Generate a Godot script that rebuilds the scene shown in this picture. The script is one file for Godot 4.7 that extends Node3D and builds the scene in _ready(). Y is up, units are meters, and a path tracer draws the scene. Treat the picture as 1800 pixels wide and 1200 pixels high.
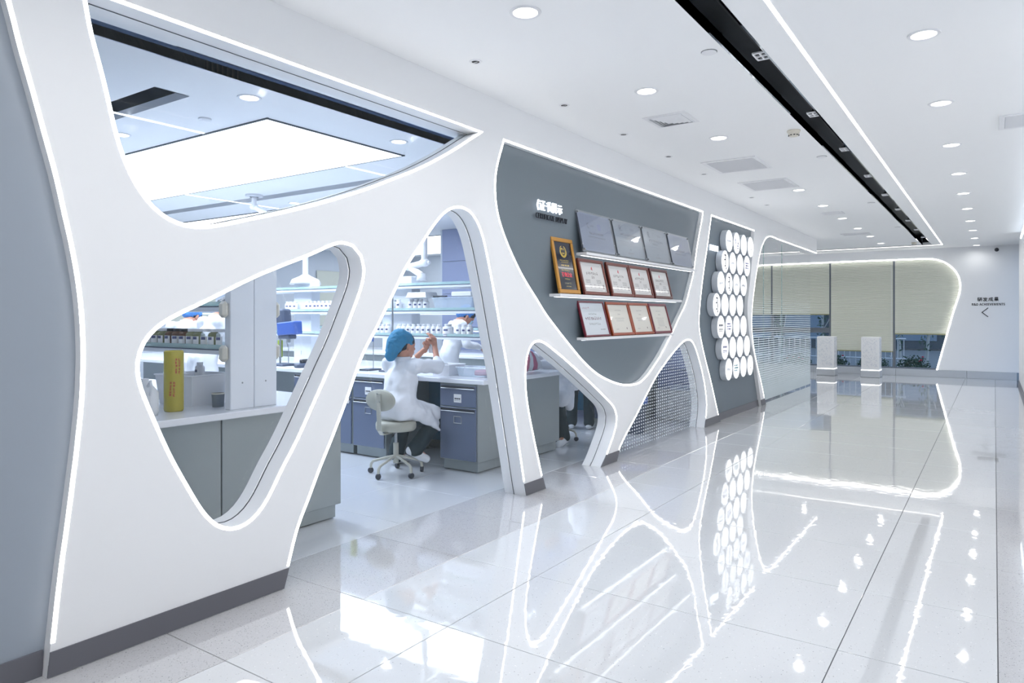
extends Node3D

# ---------------------------------------------------------------- shared state
var M := {}
var taken := {}
var K := {}
var rng := RandomNumberGenerator.new()
const FACE := -3.02      # corridor face of the white wall
const BACK := -3.22      # laboratory face of the white wall
const PANE := -3.14      # plane of the glass in the openings
const TOP := 3.0         # ceiling height

const CURVES := {
	"upper": [1.360, 2.715, 1.375, 2.625, 1.391, 2.547, 1.412, 2.470, 1.433, 2.393, 1.452, 2.316, 1.470, 2.238, 1.489, 2.161, 1.514, 2.085, 1.546, 2.012, 1.588, 1.944, 1.642, 1.885, 1.709, 1.842, 1.786, 1.822, 1.865, 1.823, 1.944, 1.839, 2.021, 1.860, 2.097, 1.883, 2.174, 1.905, 2.251, 1.928, 2.327, 1.951, 2.403, 1.975, 2.479, 2.000, 2.555, 2.026, 2.630, 2.052, 2.705, 2.080, 2.779, 2.108, 2.854, 2.137, 2.928, 2.167, 3.001, 2.198, 3.075, 2.230, 3.148, 2.262, 3.221, 2.294, 3.294, 2.326, 3.366, 2.361, 3.437, 2.396, 3.508, 2.433, 3.578, 2.471, 3.648, 2.510, 3.717, 2.550, 3.785, 2.591, 3.853, 2.633, 3.922, 2.674, 3.993, 2.715],
	"tri": [2.155, 1.595, 2.082, 1.562, 2.010, 1.527, 1.938, 1.492, 1.866, 1.458, 1.793, 1.425, 1.721, 1.390, 1.655, 1.346, 1.603, 1.286, 1.578, 1.211, 1.582, 1.132, 1.606, 1.055, 1.636, 0.981, 1.666, 0.908, 1.698, 0.834, 1.732, 0.762, 1.769, 0.691, 1.807, 0.621, 1.846, 0.551, 1.890, 0.484, 1.945, 0.426, 2.016, 0.391, 2.094, 0.394, 2.163, 0.432, 2.218, 0.491, 2.262, 0.557, 2.305, 0.625, 2.351, 0.690, 2.396, 0.756, 2.438, 0.824, 2.479, 0.893, 2.519, 0.962, 2.560, 1.030, 2.600, 1.099, 2.641, 1.168, 2.682, 1.236, 2.720, 1.306, 2.756, 1.378, 2.792, 1.449, 2.827, 1.521, 2.858, 1.595, 2.872, 1.674, 2.851, 1.749, 2.791, 1.800, 2.714, 1.811, 2.636, 1.791, 2.562, 1.759, 2.489, 1.728, 2.414, 1.698, 2.340, 1.670, 2.265, 1.640, 2.191, 1.611],
	"door": [2.319, 0.000, 2.341, 0.069, 2.364, 0.146, 2.388, 0.223, 2.416, 0.297, 2.452, 0.369, 2.490, 0.439, 2.526, 0.511, 2.563, 0.582, 2.602, 0.652, 2.641, 0.721, 2.679, 0.792, 2.717, 0.863, 2.753, 0.934, 2.787, 1.006, 2.821, 1.079, 2.857, 1.150, 2.899, 1.218, 2.947, 1.282, 2.994, 1.347, 3.039, 1.413, 3.084, 1.479, 3.129, 1.545, 3.173, 1.612, 3.217, 1.679, 3.266, 1.742, 3.320, 1.801, 3.375, 1.860, 3.429, 1.919, 3.483, 1.978, 3.540, 2.034, 3.601, 2.085, 3.671, 2.124, 3.748, 2.144, 3.828, 2.143, 3.903, 2.116, 3.963, 2.064, 4.009, 1.998, 4.044, 1.926, 4.072, 1.851, 4.098, 1.775, 4.123, 1.699, 4.147, 1.623, 4.171, 1.547, 4.193, 1.470, 4.216, 1.393, 4.237, 1.316, 4.260, 1.239, 4.285, 1.163, 4.308, 1.087, 4.331, 1.010, 4.351, 0.932, 4.371, 0.855, 4.391, 0.777, 4.411, 0.700, 4.431, 0.622, 4.451, 0.545, 4.471, 0.467, 4.490, 0.390, 4.510, 0.312, 4.529, 0.235, 4.549, 0.157, 4.569, 0.079, 4.592, 0.000],
	"boom": [4.880, 0.000, 4.844, 0.081, 4.816, 0.156, 4.789, 0.232, 4.761, 0.307, 4.732, 0.382, 4.705, 0.457, 4.678, 0.533, 4.652, 0.609, 4.629, 0.685, 4.609, 0.763, 4.596, 0.842, 4.590, 0.922, 4.595, 1.002, 4.612, 1.081, 4.650, 1.152, 4.714, 1.194, 4.794, 1.199, 4.872, 1.180, 4.946, 1.149, 5.019, 1.115, 5.092, 1.082, 5.165, 1.048, 5.237, 1.012, 5.308, 0.976, 5.380, 0.940, 5.451, 0.903, 5.522, 0.866, 5.593, 0.829, 5.664, 0.791, 5.734, 0.753, 5.805, 0.715, 5.875, 0.676, 5.945, 0.637, 6.015, 0.598, 6.084, 0.557, 6.147, 0.506, 6.184, 0.438, 6.175, 0.361, 6.135, 0.290, 6.084, 0.228, 6.031, 0.168, 5.977, 0.108, 5.920, 0.052, 5.857, 0.000],
	"arch": [6.185, 0.000, 6.223, 0.072, 6.277, 0.130, 6.340, 0.181, 6.404, 0.228, 6.471, 0.272, 6.538, 0.316, 6.605, 0.360, 6.671, 0.406, 6.736, 0.453, 6.801, 0.500, 6.865, 0.548, 6.930, 0.595, 6.996, 0.641, 7.062, 0.686, 7.129, 0.730, 7.198, 0.771, 7.268, 0.809, 7.340, 0.845, 7.412, 0.880, 7.484, 0.914, 7.557, 0.947, 7.631, 0.979, 7.704, 1.011, 7.779, 1.040, 7.854, 1.069, 7.930, 1.094, 8.008, 1.113, 8.087, 1.122, 8.168, 1.120, 8.245, 1.100, 8.314, 1.060, 8.375, 1.007, 8.429, 0.948, 8.480, 0.886, 8.528, 0.823, 8.574, 0.757, 8.618, 0.690, 8.659, 0.621, 8.694, 0.549, 8.725, 0.475, 8.751, 0.399, 8.768, 0.321, 8.769, 0.241, 8.753, 0.163, 8.727, 0.087, 8.698, 0.000],
	"last": [11.578, 0.000, 11.536, 0.055, 11.493, 0.123, 11.449, 0.190, 11.405, 0.257, 11.358, 0.322, 11.310, 0.386, 11.260, 0.449, 11.210, 0.511, 11.160, 0.574, 11.111, 0.638, 11.063, 0.702, 11.014, 0.766, 10.967, 0.830, 10.924, 0.898, 10.887, 0.969, 10.856, 1.043, 10.830, 1.119, 10.810, 1.196, 10.799, 1.276, 10.797, 1.356, 10.806, 1.435, 10.822, 1.514, 10.843, 1.591, 10.869, 1.667, 10.898, 1.742, 10.930, 1.815, 10.963, 1.888, 10.998, 1.961, 11.035, 2.032, 11.073, 2.102, 11.113, 2.172, 11.154, 2.241, 11.196, 2.309, 11.241, 2.375, 11.291, 2.438, 11.348, 2.494, 11.411, 2.544, 11.476, 2.591, 11.545, 2.632, 11.618, 2.663, 11.696, 2.685, 11.774, 2.701, 11.854, 2.711, 11.934, 2.715, 12.014, 2.715, 12.094, 2.715, 12.174, 2.716, 12.254, 2.708, 12.334, 2.708, 12.415, 2.708, 12.495, 2.708, 12.575, 2.708, 12.655, 2.708, 12.735, 2.708, 12.815, 2.708, 12.896, 2.708, 12.976, 2.708, 13.056, 2.708, 13.136, 2.708, 13.216, 2.708, 13.296, 2.708, 13.376, 2.708, 13.457, 2.708, 13.537, 2.708, 13.617, 2.708, 13.697, 2.708, 13.777, 2.708, 13.857, 2.708, 13.937, 2.708, 14.018, 2.708, 14.098, 2.708, 14.178, 2.708, 14.258, 2.708, 14.338, 2.708, 14.418, 2.708, 14.499, 2.708, 14.579, 2.708, 14.659, 2.708, 14.739, 2.708, 14.819, 2.708, 14.899, 2.708, 14.979, 2.708, 15.060, 2.708, 15.140, 2.708, 15.220, 2.708, 15.300, 2.708, 15.380, 2.708, 15.460, 2.708],
	"left": [0.985, 3.000, 1.066, 2.651, 1.086, 2.574, 1.105, 2.496, 1.123, 2.419, 1.144, 2.341, 1.165, 2.264, 1.185, 2.187, 1.205, 2.110, 1.225, 2.033, 1.245, 1.955, 1.262, 1.877, 1.278, 1.799, 1.295, 1.721, 1.310, 1.642, 1.323, 1.564, 1.333, 1.484, 1.340, 1.405, 1.344, 1.325, 1.346, 1.245, 1.344, 1.165, 1.341, 1.086, 1.335, 1.006, 1.327, 0.927, 1.319, 0.847, 1.309, 0.768, 1.300, 0.689, 1.290, 0.609, 1.280, 0.530, 1.269, 0.451, 1.260, 0.372, 1.251, 0.292, 1.243, 0.213, 1.235, 0.133, 1.227, 0.054, 1.222, 0.000],
	"show": [4.295, 2.715, 4.262, 2.638, 4.230, 2.564, 4.204, 2.489, 4.189, 2.410, 4.187, 2.330, 4.195, 2.250, 4.216, 2.173, 4.249, 2.100, 4.290, 2.031, 4.336, 1.965, 4.385, 1.902, 4.437, 1.841, 4.491, 1.781, 4.547, 1.724, 4.606, 1.670, 4.667, 1.618, 4.729, 1.567, 4.790, 1.515, 4.850, 1.462, 4.913, 1.413, 4.979, 1.366, 5.045, 1.321, 5.111, 1.276, 5.178, 1.231, 5.245, 1.187, 5.312, 1.143, 5.379, 1.100, 5.447, 1.057, 5.516, 1.016, 5.586, 0.977, 5.657, 0.941, 5.730, 0.907, 5.804, 0.876, 5.880, 0.849, 5.956, 0.825, 6.033, 0.803, 6.111, 0.782, 6.189, 0.765, 6.267, 0.749, 6.347, 0.737, 6.426, 0.729, 6.506, 0.723, 6.587, 0.722, 6.667, 0.725, 6.746, 0.735, 6.824, 0.756, 6.898, 0.784, 6.971, 0.818, 7.043, 0.853, 7.114, 0.891, 7.184, 0.930, 7.253, 0.971, 7.320, 1.015, 7.386, 1.061, 7.451, 1.108, 7.516, 1.155, 7.580, 1.202, 7.644, 1.251, 7.707, 1.301, 7.769, 1.351, 7.832, 1.401, 7.895, 1.450, 7.960, 1.498, 8.021, 1.549, 8.076, 1.607, 8.124, 1.672, 8.168, 1.739, 8.214, 1.804, 8.259, 1.871, 8.297, 1.941, 8.328, 2.015, 8.356, 2.090, 8.384, 2.165, 8.413, 2.240, 8.444, 2.314, 8.478, 2.387, 8.514, 2.459, 8.550, 2.530, 8.585, 2.602, 8.619, 2.675, 8.635, 2.715],
	"disc": [9.300, 0.000, 9.262, 0.071, 9.220, 0.140, 9.177, 0.208, 9.134, 0.276, 9.091, 0.344, 9.048, 0.412, 9.005, 0.480, 8.961, 0.547, 8.916, 0.614, 8.870, 0.680, 8.822, 0.745, 8.775, 0.810, 8.728, 0.876, 8.683, 0.942, 8.639, 1.010, 8.598, 1.079, 8.559, 1.149, 8.525, 1.223, 8.505, 1.300, 8.505, 1.380, 8.518, 1.460, 8.535, 1.539, 8.555, 1.617, 8.577, 1.694, 8.601, 1.771, 8.627, 1.847, 8.655, 1.923, 8.683, 1.998, 8.713, 2.073, 8.743, 2.147, 8.775, 2.221, 8.806, 2.296, 8.836, 2.370, 8.865, 2.446, 8.893, 2.521, 8.921, 2.597, 8.948, 2.672, 8.962, 2.710, 10.931, 2.710, 10.909, 2.633, 10.887, 2.556, 10.864, 2.479, 10.842, 2.402, 10.820, 2.325, 10.798, 2.248, 10.775, 2.171, 10.752, 2.094, 10.728, 2.018, 10.703, 1.942, 10.676, 1.866, 10.647, 1.791, 10.620, 1.716, 10.591, 1.641, 10.568, 1.564, 10.566, 1.485, 10.580, 1.406, 10.601, 1.329, 10.626, 1.252, 10.655, 1.178, 10.689, 1.105, 10.733, 1.038, 10.783, 0.976, 10.835, 0.914, 10.884, 0.851, 10.929, 0.785, 10.970, 0.716, 11.009, 0.646, 11.048, 0.576, 11.085, 0.505, 11.122, 0.434, 11.159, 0.362, 11.194, 0.290, 11.229, 0.218, 11.262, 0.145, 11.296, 0.073, 11.330, 0.000],
}

const GLYPH := {
	"zheng": "1.2,9.2 2,8.2;.5,6.5 2,6.5 2,1.5 3.2,2.6;4,9 9.6,9;6.8,9 6.8,1;6.8,5.2 9.2,5.2;4.8,6 4.8,1;3.6,1 9.8,1",
	"shu": "2,8 7.5,8 7.5,5.5;1,5.5 9,5.5 9,2 7.8,2.4;5,9.6 5,.2;7.5,9.6 8.6,8.8",
	"zhan": "1.8,9.3 8.8,9.3 8.8,7.4 1.8,7.4;1.8,9.3 1.8,5 .6,.6;2.6,5.9 9,5.9;4.2,7.2 4.2,4.2;7,7.2 7,4.2;2,4.2 9.6,4.2;3.6,4.2 3.6,.8 5.4,1.8;5.2,4.2 9.6,.6;8.8,3.6 6.8,2.4",
	"shi": "2,8.6 8,8.6;.6,6 9.4,6;5,6 5,.8 4,1.4;3,4.6 1,2;7,4.6 9.2,2",
	"yan": ".4,8.8 4.2,8.8;2.2,8.8 .5,4.6;1.4,5.4 1.4,1.4 3.8,1.4 3.8,5.4 1.4,5.4;4.8,8.6 9.6,8.6;4.5,5 9.8,5;6,8.6 6,4 4.8,.6;8.3,8.6 8.3,.4",
	"fa": "2.2,9.2 1.6,6.8 9.2,6.8;7,9.2 8.2,8;5,9.6 3.8,5 1,1;3.8,4.8 7.6,4.8 5.4,1.8 2.4,.4;4.2,3.8 6.4,1.4 9.4,.4",
	"cheng": "1.6,7.8 9.2,7.8;1.6,7.8 1.6,3.6 .6,.6;1.6,5.6 4.4,5.6 4.4,2.4 3.4,2.6;5.6,9.6 6.4,4 8.6,.8 9.4,.8 9.4,2.2;8.6,5.8 6.6,2.4 4.8,.8;7.4,9.4 8.4,8.6",
	"guo": "2.2,9.4 7.8,9.4 7.8,5.2 2.2,5.2 2.2,9.4;2.2,7.3 7.8,7.3;5,9.4 5,.2;.6,3.9 9.4,3.9;4.8,3.8 1,.8;5.2,3.8 9.2,.8",
	"bai": ".8,9 9.2,9;5,9 4,7;2.2,7 7.8,7 7.8,.6 2.2,.6 2.2,7;2.2,3.8 7.8,3.8",
	"qiang": ".8,8.8 3.6,8.8 3.6,6.6 .9,6.6 .9,4.4 3.6,4.4 3.4,1 2,1.6;5.2,9 9,9 9,7.2 5.2,7.2 5.2,9;5,5.8 9.4,5.8 9.4,3.6 5,3.6 5,5.8;7.2,7 7.2,1.2;4.4,1.2 9.4,1.2 8.6,2.4",
	"qi": "5,9.6 .6,5.6;5,9.6 9.4,5.6;5,6.4 5,.6;5,3.8 7.8,3.8;2.6,4 2.6,.6;.8,.6 9.2,.6",
	"ye": "3.6,9 3.6,.8;6.4,9 6.4,.8;1,7 2.2,3.4;9,7 7.8,3.4;.6,.8 9.4,.8",
}


func _ready():
	rng.seed = 7
	# ------------------------------------------------------------ camera
	var cam := Camera3D.new()
	cam.name = "camera"
	add_child(cam)
	cam.position = Vector3(0, 1.4, 0)
	cam.rotation.y = atan(848.0 / 1235.0)
	cam.projection = Camera3D.PROJECTION_FRUSTUM
	cam.near = 0.05
	cam.far = 200.0
	cam.size = 0.05 * 1200.0 / 1235.0
	cam.frustum_offset = Vector2(0, -0.05 * 43.0 / 1235.0)
	cam.current = true
	# ------------------------------------------------------------ sky and exposure
	var env := Environment.new()
	env.background_mode = Environment.BG_SKY
	var sky := Sky.new()
	var air := ProceduralSkyMaterial.new()
	air.sky_top_color = Color(0.55, 0.66, 0.80)
	air.sky_horizon_color = Color(0.78, 0.83, 0.88)
	air.ground_horizon_color = Color(0.70, 0.74, 0.78)
	air.ground_bottom_color = Color(0.40, 0.42, 0.44)
	air.sky_energy_multiplier = 1.4
	air.ground_energy_multiplier = 0.4
	sky.sky_material = air
	env.sky = sky
	env.tonemap_mode = Environment.TONE_MAPPER_LINEAR
	env.tonemap_exposure = 0.95
	env.sdfgi_enabled = true
	env.ssao_enabled = true
	env.ssil_enabled = true
	var we := WorldEnvironment.new()
	we.name = "world_environment"
	we.environment = env
	add_child(we)
	# ------------------------------------------------------------ large lights
	ceiling_lamp_light(Vector3(-7.4, TOP - 0.03, -4.33), Vector2(5.1, 1.5), Color(0.86, 0.92, 1.0), LAB_PANEL)
	ceiling_lamp_light(Vector3(-7.4, TOP - 0.03, -7.4), Vector2(5.1, 1.4), Color(0.86, 0.92, 1.0), LAB_PANEL * 0.45)
	for z in [1.0, 6.0, 11.0, 16.0]:
		ceiling_lamp_light(Vector3(-0.95, TOP - 0.006, -z), Vector2(0.022, 4.4), Color(1.0, 0.985, 0.97), 0.35)
	make_materials()
	for k in CURVES:
		var flat: Array = CURVES[k]
		var pts := PackedVector2Array()
		for i in range(0, flat.size(), 2):
			pts.append(Vector2(flat[i], flat[i + 1]))
		K[k] = pts
	build_shell()
	build_white_wall()
	build_end_wall()
	build_ceiling_things()
	build_show_panel()
	build_disc_panel()
	build_lab()
	build_people()
	build_lobby()
	build_outside()

const LAB_PANEL := 17.0
const DOWNLIGHT := 0.47
const LED_GLOW := 11.0

func ceiling_lamp_light(at: Vector3, size: Vector2, tint: Color, energy: float):
	var l := AreaLight3D.new()
	l.name = "panel_light"
	l.area_size = size
	l.light_color = tint
	l.light_energy = energy
	l.area_range = 30.0
	l.shadow_enabled = true
	add_child(l)
	l.position = at
	l.rotation.x = -PI / 2


# ---------------------------------------------------------------- naming and tagging
func numbered(parent: Node, called: String) -> String:
	var key := str(parent.get_instance_id()) + "/" + called
	var n: int = taken.get(key, 0)
	taken[key] = n + 1
	return called if n == 0 else "%s_%03d" % [called, n]

func thing(called: String, label: String, category: String, at := Vector3.ZERO, turn := 0.0, group := "") -> Node3D:
	var o := Node3D.new()
	o.name = numbered(self, called)
	add_child(o)
	o.position = at
	o.rotation.y = turn
	o.set_meta("label", label)
	o.set_meta("category", category)
	if group != "":
		o.set_meta("group", group)
	return o

func tag(o: Node, label: String, category: String, group := ""):
	o.set_meta("label", label)
	o.set_meta("category", category)
	if group != "":
		o.set_meta("group", group)

func structure(called: String) -> Node3D:
	var o := Node3D.new()
	o.name = numbered(self, called)
	add_child(o)
	o.set_meta("kind", "structure")
	return o

func obj(called: String, shape, mat: Material, parent: Node = self) -> MeshInstance3D:
	var o := MeshInstance3D.new()
	o.name = numbered(parent, called)
	if shape is SurfaceTool:
		shape.generate_normals()
		o.mesh = shape.commit()
	else:
		o.mesh = shape
	o.material_override = null
	if o.mesh is PrimitiveMesh:
		o.mesh.material = mat
	else:
		for i in o.mesh.get_surface_count():
			o.mesh.surface_set_material(i, mat)
	o.cast_shadow = GeometryInstance3D.SHADOW_CASTING_SETTING_ON
	parent.add_child(o)
	return o

func mesh_of(st: SurfaceTool, mat: Material) -> ArrayMesh:
	st.generate_normals()
	var m := st.commit()
	m.surface_set_material(0, mat)
	return m

func inst(called: String, mesh: Mesh, parent: Node, at := Vector3.ZERO) -> MeshInstance3D:
	var o := MeshInstance3D.new()
	o.name = numbered(parent, called)
	o.mesh = mesh
	parent.add_child(o)
	o.position = at
	return o

func copy(o: Node3D, at: Vector3, label := "", group := "") -> Node3D:
	var c: Node3D = o.duplicate()
	c.name = numbered(self, str(o.name).rstrip("0123456789").rstrip("_"))
	add_child(c)
	c.position = at
	if label != "":
		c.set_meta("label", label)
	if group != "":
		c.set_meta("group", group)
	return c


# ---------------------------------------------------------------- shapes
func st() -> SurfaceTool:
	var s := SurfaceTool.new()
	s.begin(Mesh.PRIMITIVE_TRIANGLES)
	s.set_smooth_group(-1)
	return s

func tri(s: SurfaceTool, a: Vector3, b: Vector3, c: Vector3):
	s.add_vertex(a)
	s.add_vertex(b)
	s.add_vertex(c)

func tri_out(s: SurfaceTool, a: Vector3, b: Vector3, c: Vector3, mid: Vector3):
	if (a - c).cross(a - b).dot((a + b + c) / 3.0 - mid) < 0.0:
		tri(s, a, c, b)
	else:
		tri(s, a, b, c)

func quad_out(s: SurfaceTool, a: Vector3, b: Vector3, c: Vector3, d: Vector3, mid: Vector3):
	tri_out(s, a, b, c, mid)
	tri_out(s, a, c, d, mid)

# a box with chamfered edges
func box(s: SurfaceTool, c: Vector3, size: Vector3, bevel := 0.0, basis := Basis.IDENTITY):
	s.set_smooth_group(-1)
	var h := size / 2.0
	var b: float = minf(bevel, minf(h.x, minf(h.y, h.z)) * 0.9)
	if b <= 0.0:
		for axis in 3:
			for sg in [-1.0, 1.0]:
				var n := Vector3.ZERO
				n[axis] = sg * h[axis]
				var p := Vector3.ZERO
				p[(axis + 1) % 3] = h[(axis + 1) % 3]
				var q := Vector3.ZERO
				q[(axis + 2) % 3] = h[(axis + 2) % 3]
				quad_out(s, c + basis * (n + p + q), c + basis * (n + p - q), c + basis * (n - p - q), c + basis * (n - p + q), c)
		return
	var e := h - Vector3(b, b, b)
	for axis in 3:
		var i: int = (axis + 1) % 3
		var j: int = (axis + 2) % 3
		for sg in [-1.0, 1.0]:
			var n := Vector3.ZERO
			n[axis] = sg * h[axis]
			var p := Vector3.ZERO
			p[i] = e[i]
			var q := Vector3.ZERO
			q[j] = e[j]
			quad_out(s, c + basis * (n + p + q), c + basis * (n + p - q), c + basis * (n - p - q), c + basis * (n - p + q), c)
		for si in [-1.0, 1.0]:
			for sj in [-1.0, 1.0]:
				var u := Vector3.ZERO
				u[i] = si * h[i]
				u[j] = sj * e[j]
				var v := Vector3.ZERO
				v[i] = si * e[i]
				v[j] = sj * h[j]
				var w := Vector3.ZERO
				w[axis] = e[axis]
				quad_out(s, c + basis * (u + w), c + basis * (v + w), c + basis * (v - w), c + basis * (u - w), c)
	for sx in [-1.0, 1.0]:
		for sy in [-1.0, 1.0]:
			for sz in [-1.0, 1.0]:
				tri_out(s, c + basis * Vector3(sx * h.x, sy * e.y, sz * e.z), c + basis * Vector3(sx * e.x, sy * h.y, sz * e.z), c + basis * Vector3(sx * e.x, sy * e.y, sz * h.z), c)

func box_between(s: SurfaceTool, a: Vector3, b: Vector3, bevel := 0.0):
	box(s, (a + b) / 2.0, (b - a).abs(), bevel)

# polygon (x, y) extruded along local z from d0 to d1
func prism(s: SurfaceTool, poly: PackedVector2Array, xf: Transform3D, d0: float, d1: float, smooth := false):
	var p := poly
	if Geometry2D.is_polygon_clockwise(p):
		p = p.duplicate()
		p.reverse()
	var t := Geometry2D.triangulate_polygon(p)
	s.set_smooth_group(-1)
	for i in range(0, t.size(), 3):
		var a := p[t[i]]
		var b := p[t[i + 1]]
		var c := p[t[i + 2]]
		if (b - a).cross(c - a) < 0.0:
			var k := b
			b = c
			c = k
		tri(s, xf * Vector3(a.x, a.y, d1), xf * Vector3(c.x, c.y, d1), xf * Vector3(b.x, b.y, d1))
		tri(s, xf * Vector3(a.x, a.y, d0), xf * Vector3(b.x, b.y, d0), xf * Vector3(c.x, c.y, d0))
	s.set_smooth_group(3 if smooth else -1)
	for i in p.size():
		var a := p[i]
		var b := p[(i + 1) % p.size()]
		var a0 := xf * Vector3(a.x, a.y, d0)
		var a1 := xf * Vector3(a.x, a.y, d1)
		var b0 := xf * Vector3(b.x, b.y, d0)
		var b1 := xf * Vector3(b.x, b.y, d1)
		tri(s, a0, a1, b1)
		tri(s, a0, b1, b0)
	s.set_smooth_group(-1)

# profile of (radius, height) turned round the local y axis
func lathe(s: SurfaceTool, prof: Array, xf := Transform3D.IDENTITY, n := 20, smooth := true):
	s.set_smooth_group(2 if smooth else -1)
	for k in prof.size() - 1:
		var p: Vector2 = prof[k]
		var q: Vector2 = prof[k + 1]
		if p.is_equal_approx(q):
			continue
		if smooth:
			s.set_smooth_group(10 + k if false else 2)
		for i in n:
			var t0 := TAU * i / n
			var t1 := TAU * (i + 1) / n
			var a := xf * Vector3(p.x * cos(t0), p.y, p.x * sin(t0))
			var b := xf * Vector3(p.x * cos(t1), p.y, p.x * sin(t1))
			var c := xf * Vector3(q.x * cos(t1), q.y, q.x * sin(t1))
			var d := xf * Vector3(q.x * cos(t0), q.y, q.x * sin(t0))
			if p.x > 0.0:
				tri(s, a, b, c)
			if q.x > 0.0:
				tri(s, a, c, d)
	s.set_smooth_group(-1)

# hard-edged lathe: a smooth group per band
func turned(s: SurfaceTool, prof: Array, xf := Transform3D.IDENTITY, n := 20):
	for k in prof.size() - 1:
		var p: Vector2 = prof[k]
		var q: Vector2 = prof[k + 1]
		s.set_smooth_group(40 + k)
		for i in n:
			var t0 := TAU * i / n
			var t1 := TAU * (i + 1) / n
			var a := xf * Vector3(p.x * cos(t0), p.y, p.x * sin(t0))
			var b := xf * Vector3(p.x * cos(t1), p.y, p.x * sin(t1))
			var c := xf * Vector3(q.x * cos(t1), q.y, q.x * sin(t1))
			var d := xf * Vector3(q.x * cos(t0), q.y, q.x * sin(t0))
			if p.x > 0.0:
				tri(s, a, b, c)
			if q.x > 0.0:
				tri(s, a, c, d)
	s.set_smooth_group(-1)

func tube(s: SurfaceTool, pts: Array, r: float, n := 10, r1 := -1.0):
	if r1 < 0.0:
		r1 = r
	s.set_smooth_group(2)
	var rings := []
	var side := Vector3.UP
	for i in pts.size():
		var d: Vector3 = (pts[mini(i + 1, pts.size() - 1)] - pts[maxi(i - 1, 0)]).normalized()
		if i == 0:
			side = d.cross(Vector3.UP if absf(d.y) < 0.9 else Vector3.RIGHT).normalized()
		else:
			side = (side - d * side.dot(d)).normalized()
		var up := d.cross(side)
		var ring := []
		var rr: float = lerpf(r, r1, float(i) / (pts.size() - 1))
		for k in n:
			var t := TAU * k / n
			ring.append(pts[i] + (side * cos(t) + up * sin(t)) * rr)
		rings.append(ring)
	for i in rings.size() - 1:
		for k in n:
			var k1: int = (k + 1) % n
			tri(s, rings[i][k], rings[i + 1][k1], rings[i][k1])
			tri(s, rings[i][k], rings[i + 1][k], rings[i + 1][k1])
	s.set_smooth_group(-1)
	for k in range(1, n - 1):
		tri(s, rings[0][0], rings[0][k], rings[0][k + 1])
		var e: Array = rings[-1]
		tri(s, e[0], e[k + 1], e[k])

# a strip of rectangular section that follows a curve drawn on a plane; (x, y) of the curve goes through xf, depth along local z
func strip(s: SurfaceTool, pts: PackedVector2Array, closed: bool, xf: Transform3D, lo: float, hi: float, d0: float, d1: float):
	var n := pts.size()
	var L := []
	for i in n:
		var a: Vector2 = pts[(i - 1 + n) % n] if closed or i > 0 else pts[i]
		var b: Vector2 = pts[(i + 1) % n] if closed or i < n - 1 else pts[i]
		var t1 := (pts[i] - a).normalized() if a != pts[i] else (b - pts[i]).normalized()
		var t2 := (b - pts[i]).normalized() if b != pts[i] else t1
		var t := (t1 + t2).normalized()
		var nn := Vector2(-t.y, t.x)
		var m: float = 1.0 / maxf(0.35, nn.dot(Vector2(-t1.y, t1.x)))
		var p := pts[i] + nn * lo * m
		var q := pts[i] + nn * hi * m
		L.append([xf * Vector3(p.x, p.y, d0), xf * Vector3(p.x, p.y, d1), xf * Vector3(q.x, q.y, d1), xf * Vector3(q.x, q.y, d0)])
	s.set_smooth_group(-1)
	for i in (n if closed else n - 1):
		var A: Array = L[i]
		var B: Array = L[(i + 1) % n]
		var mid: Vector3 = (A[0] + A[2] + B[0] + B[2]) / 4.0
		for k in 4:
			var k1: int = (k + 1) % 4
			quad_out(s, A[k], A[k1], B[k1], B[k], mid)
	if not closed:
		quad_out(s, L[0][0], L[0][1], L[0][2], L[0][3], L[1][0] * 0.5 + L[1][2] * 0.5)
		quad_out(s, L[-1][0], L[-1][1], L[-1][2], L[-1][3], L[-2][0] * 0.5 + L[-2][2] * 0.5)

func finer(pts: PackedVector2Array, closed: bool, sharp := 0.55) -> PackedVector2Array:
	var out := PackedVector2Array()
	var n := pts.size()
	for i in n:
		out.append(pts[i])
		if not closed and i == n - 1:
			break
		var b := pts[i]
		var c := pts[(i + 1) % n]
		var a: Vector2 = pts[(i - 1 + n) % n] if closed or i > 0 else b
		var d: Vector2 = pts[(i + 2) % n] if closed or i < n - 2 else c
		if absf((b - a).angle_to(c - b)) > sharp:
			a = b
		if absf((c - b).angle_to(d - c)) > sharp:
			d = c
		if b.distance_to(c) < 0.3:
			out.append((b + c) * 0.5625 - (a + d) * 0.0625)
	return out

# transform for things drawn on the corridor wall: x runs down the corridor, y is up, local z comes out of the wall
func on_wall(x: float) -> Transform3D:
	return Transform3D(Basis(Vector3(0, 0, -1), Vector3.UP, Vector3.RIGHT), Vector3(x, 0, 0))

# for things drawn on the wall at the far end: x to the right, y up, local z towards the camera
func on_end(z: float) -> Transform3D:
	return Transform3D(Basis.IDENTITY, Vector3(0, 0, z))

func strokes(s: SurfaceTool, glyph: String, xf: Transform3D, at: Vector2, size: float, width: float, depth: float):
	for line in GLYPH[glyph].split(";"):
		var pts := PackedVector2Array()
		for p in line.split(" "):
			var c: PackedStringArray = p.split(",")
			pts.append(at + Vector2(float(c[0]), float(c[1])) * size / 10.0)
		strip(s, pts, false, xf, -width / 2, width / 2, 0.0, depth)

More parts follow.
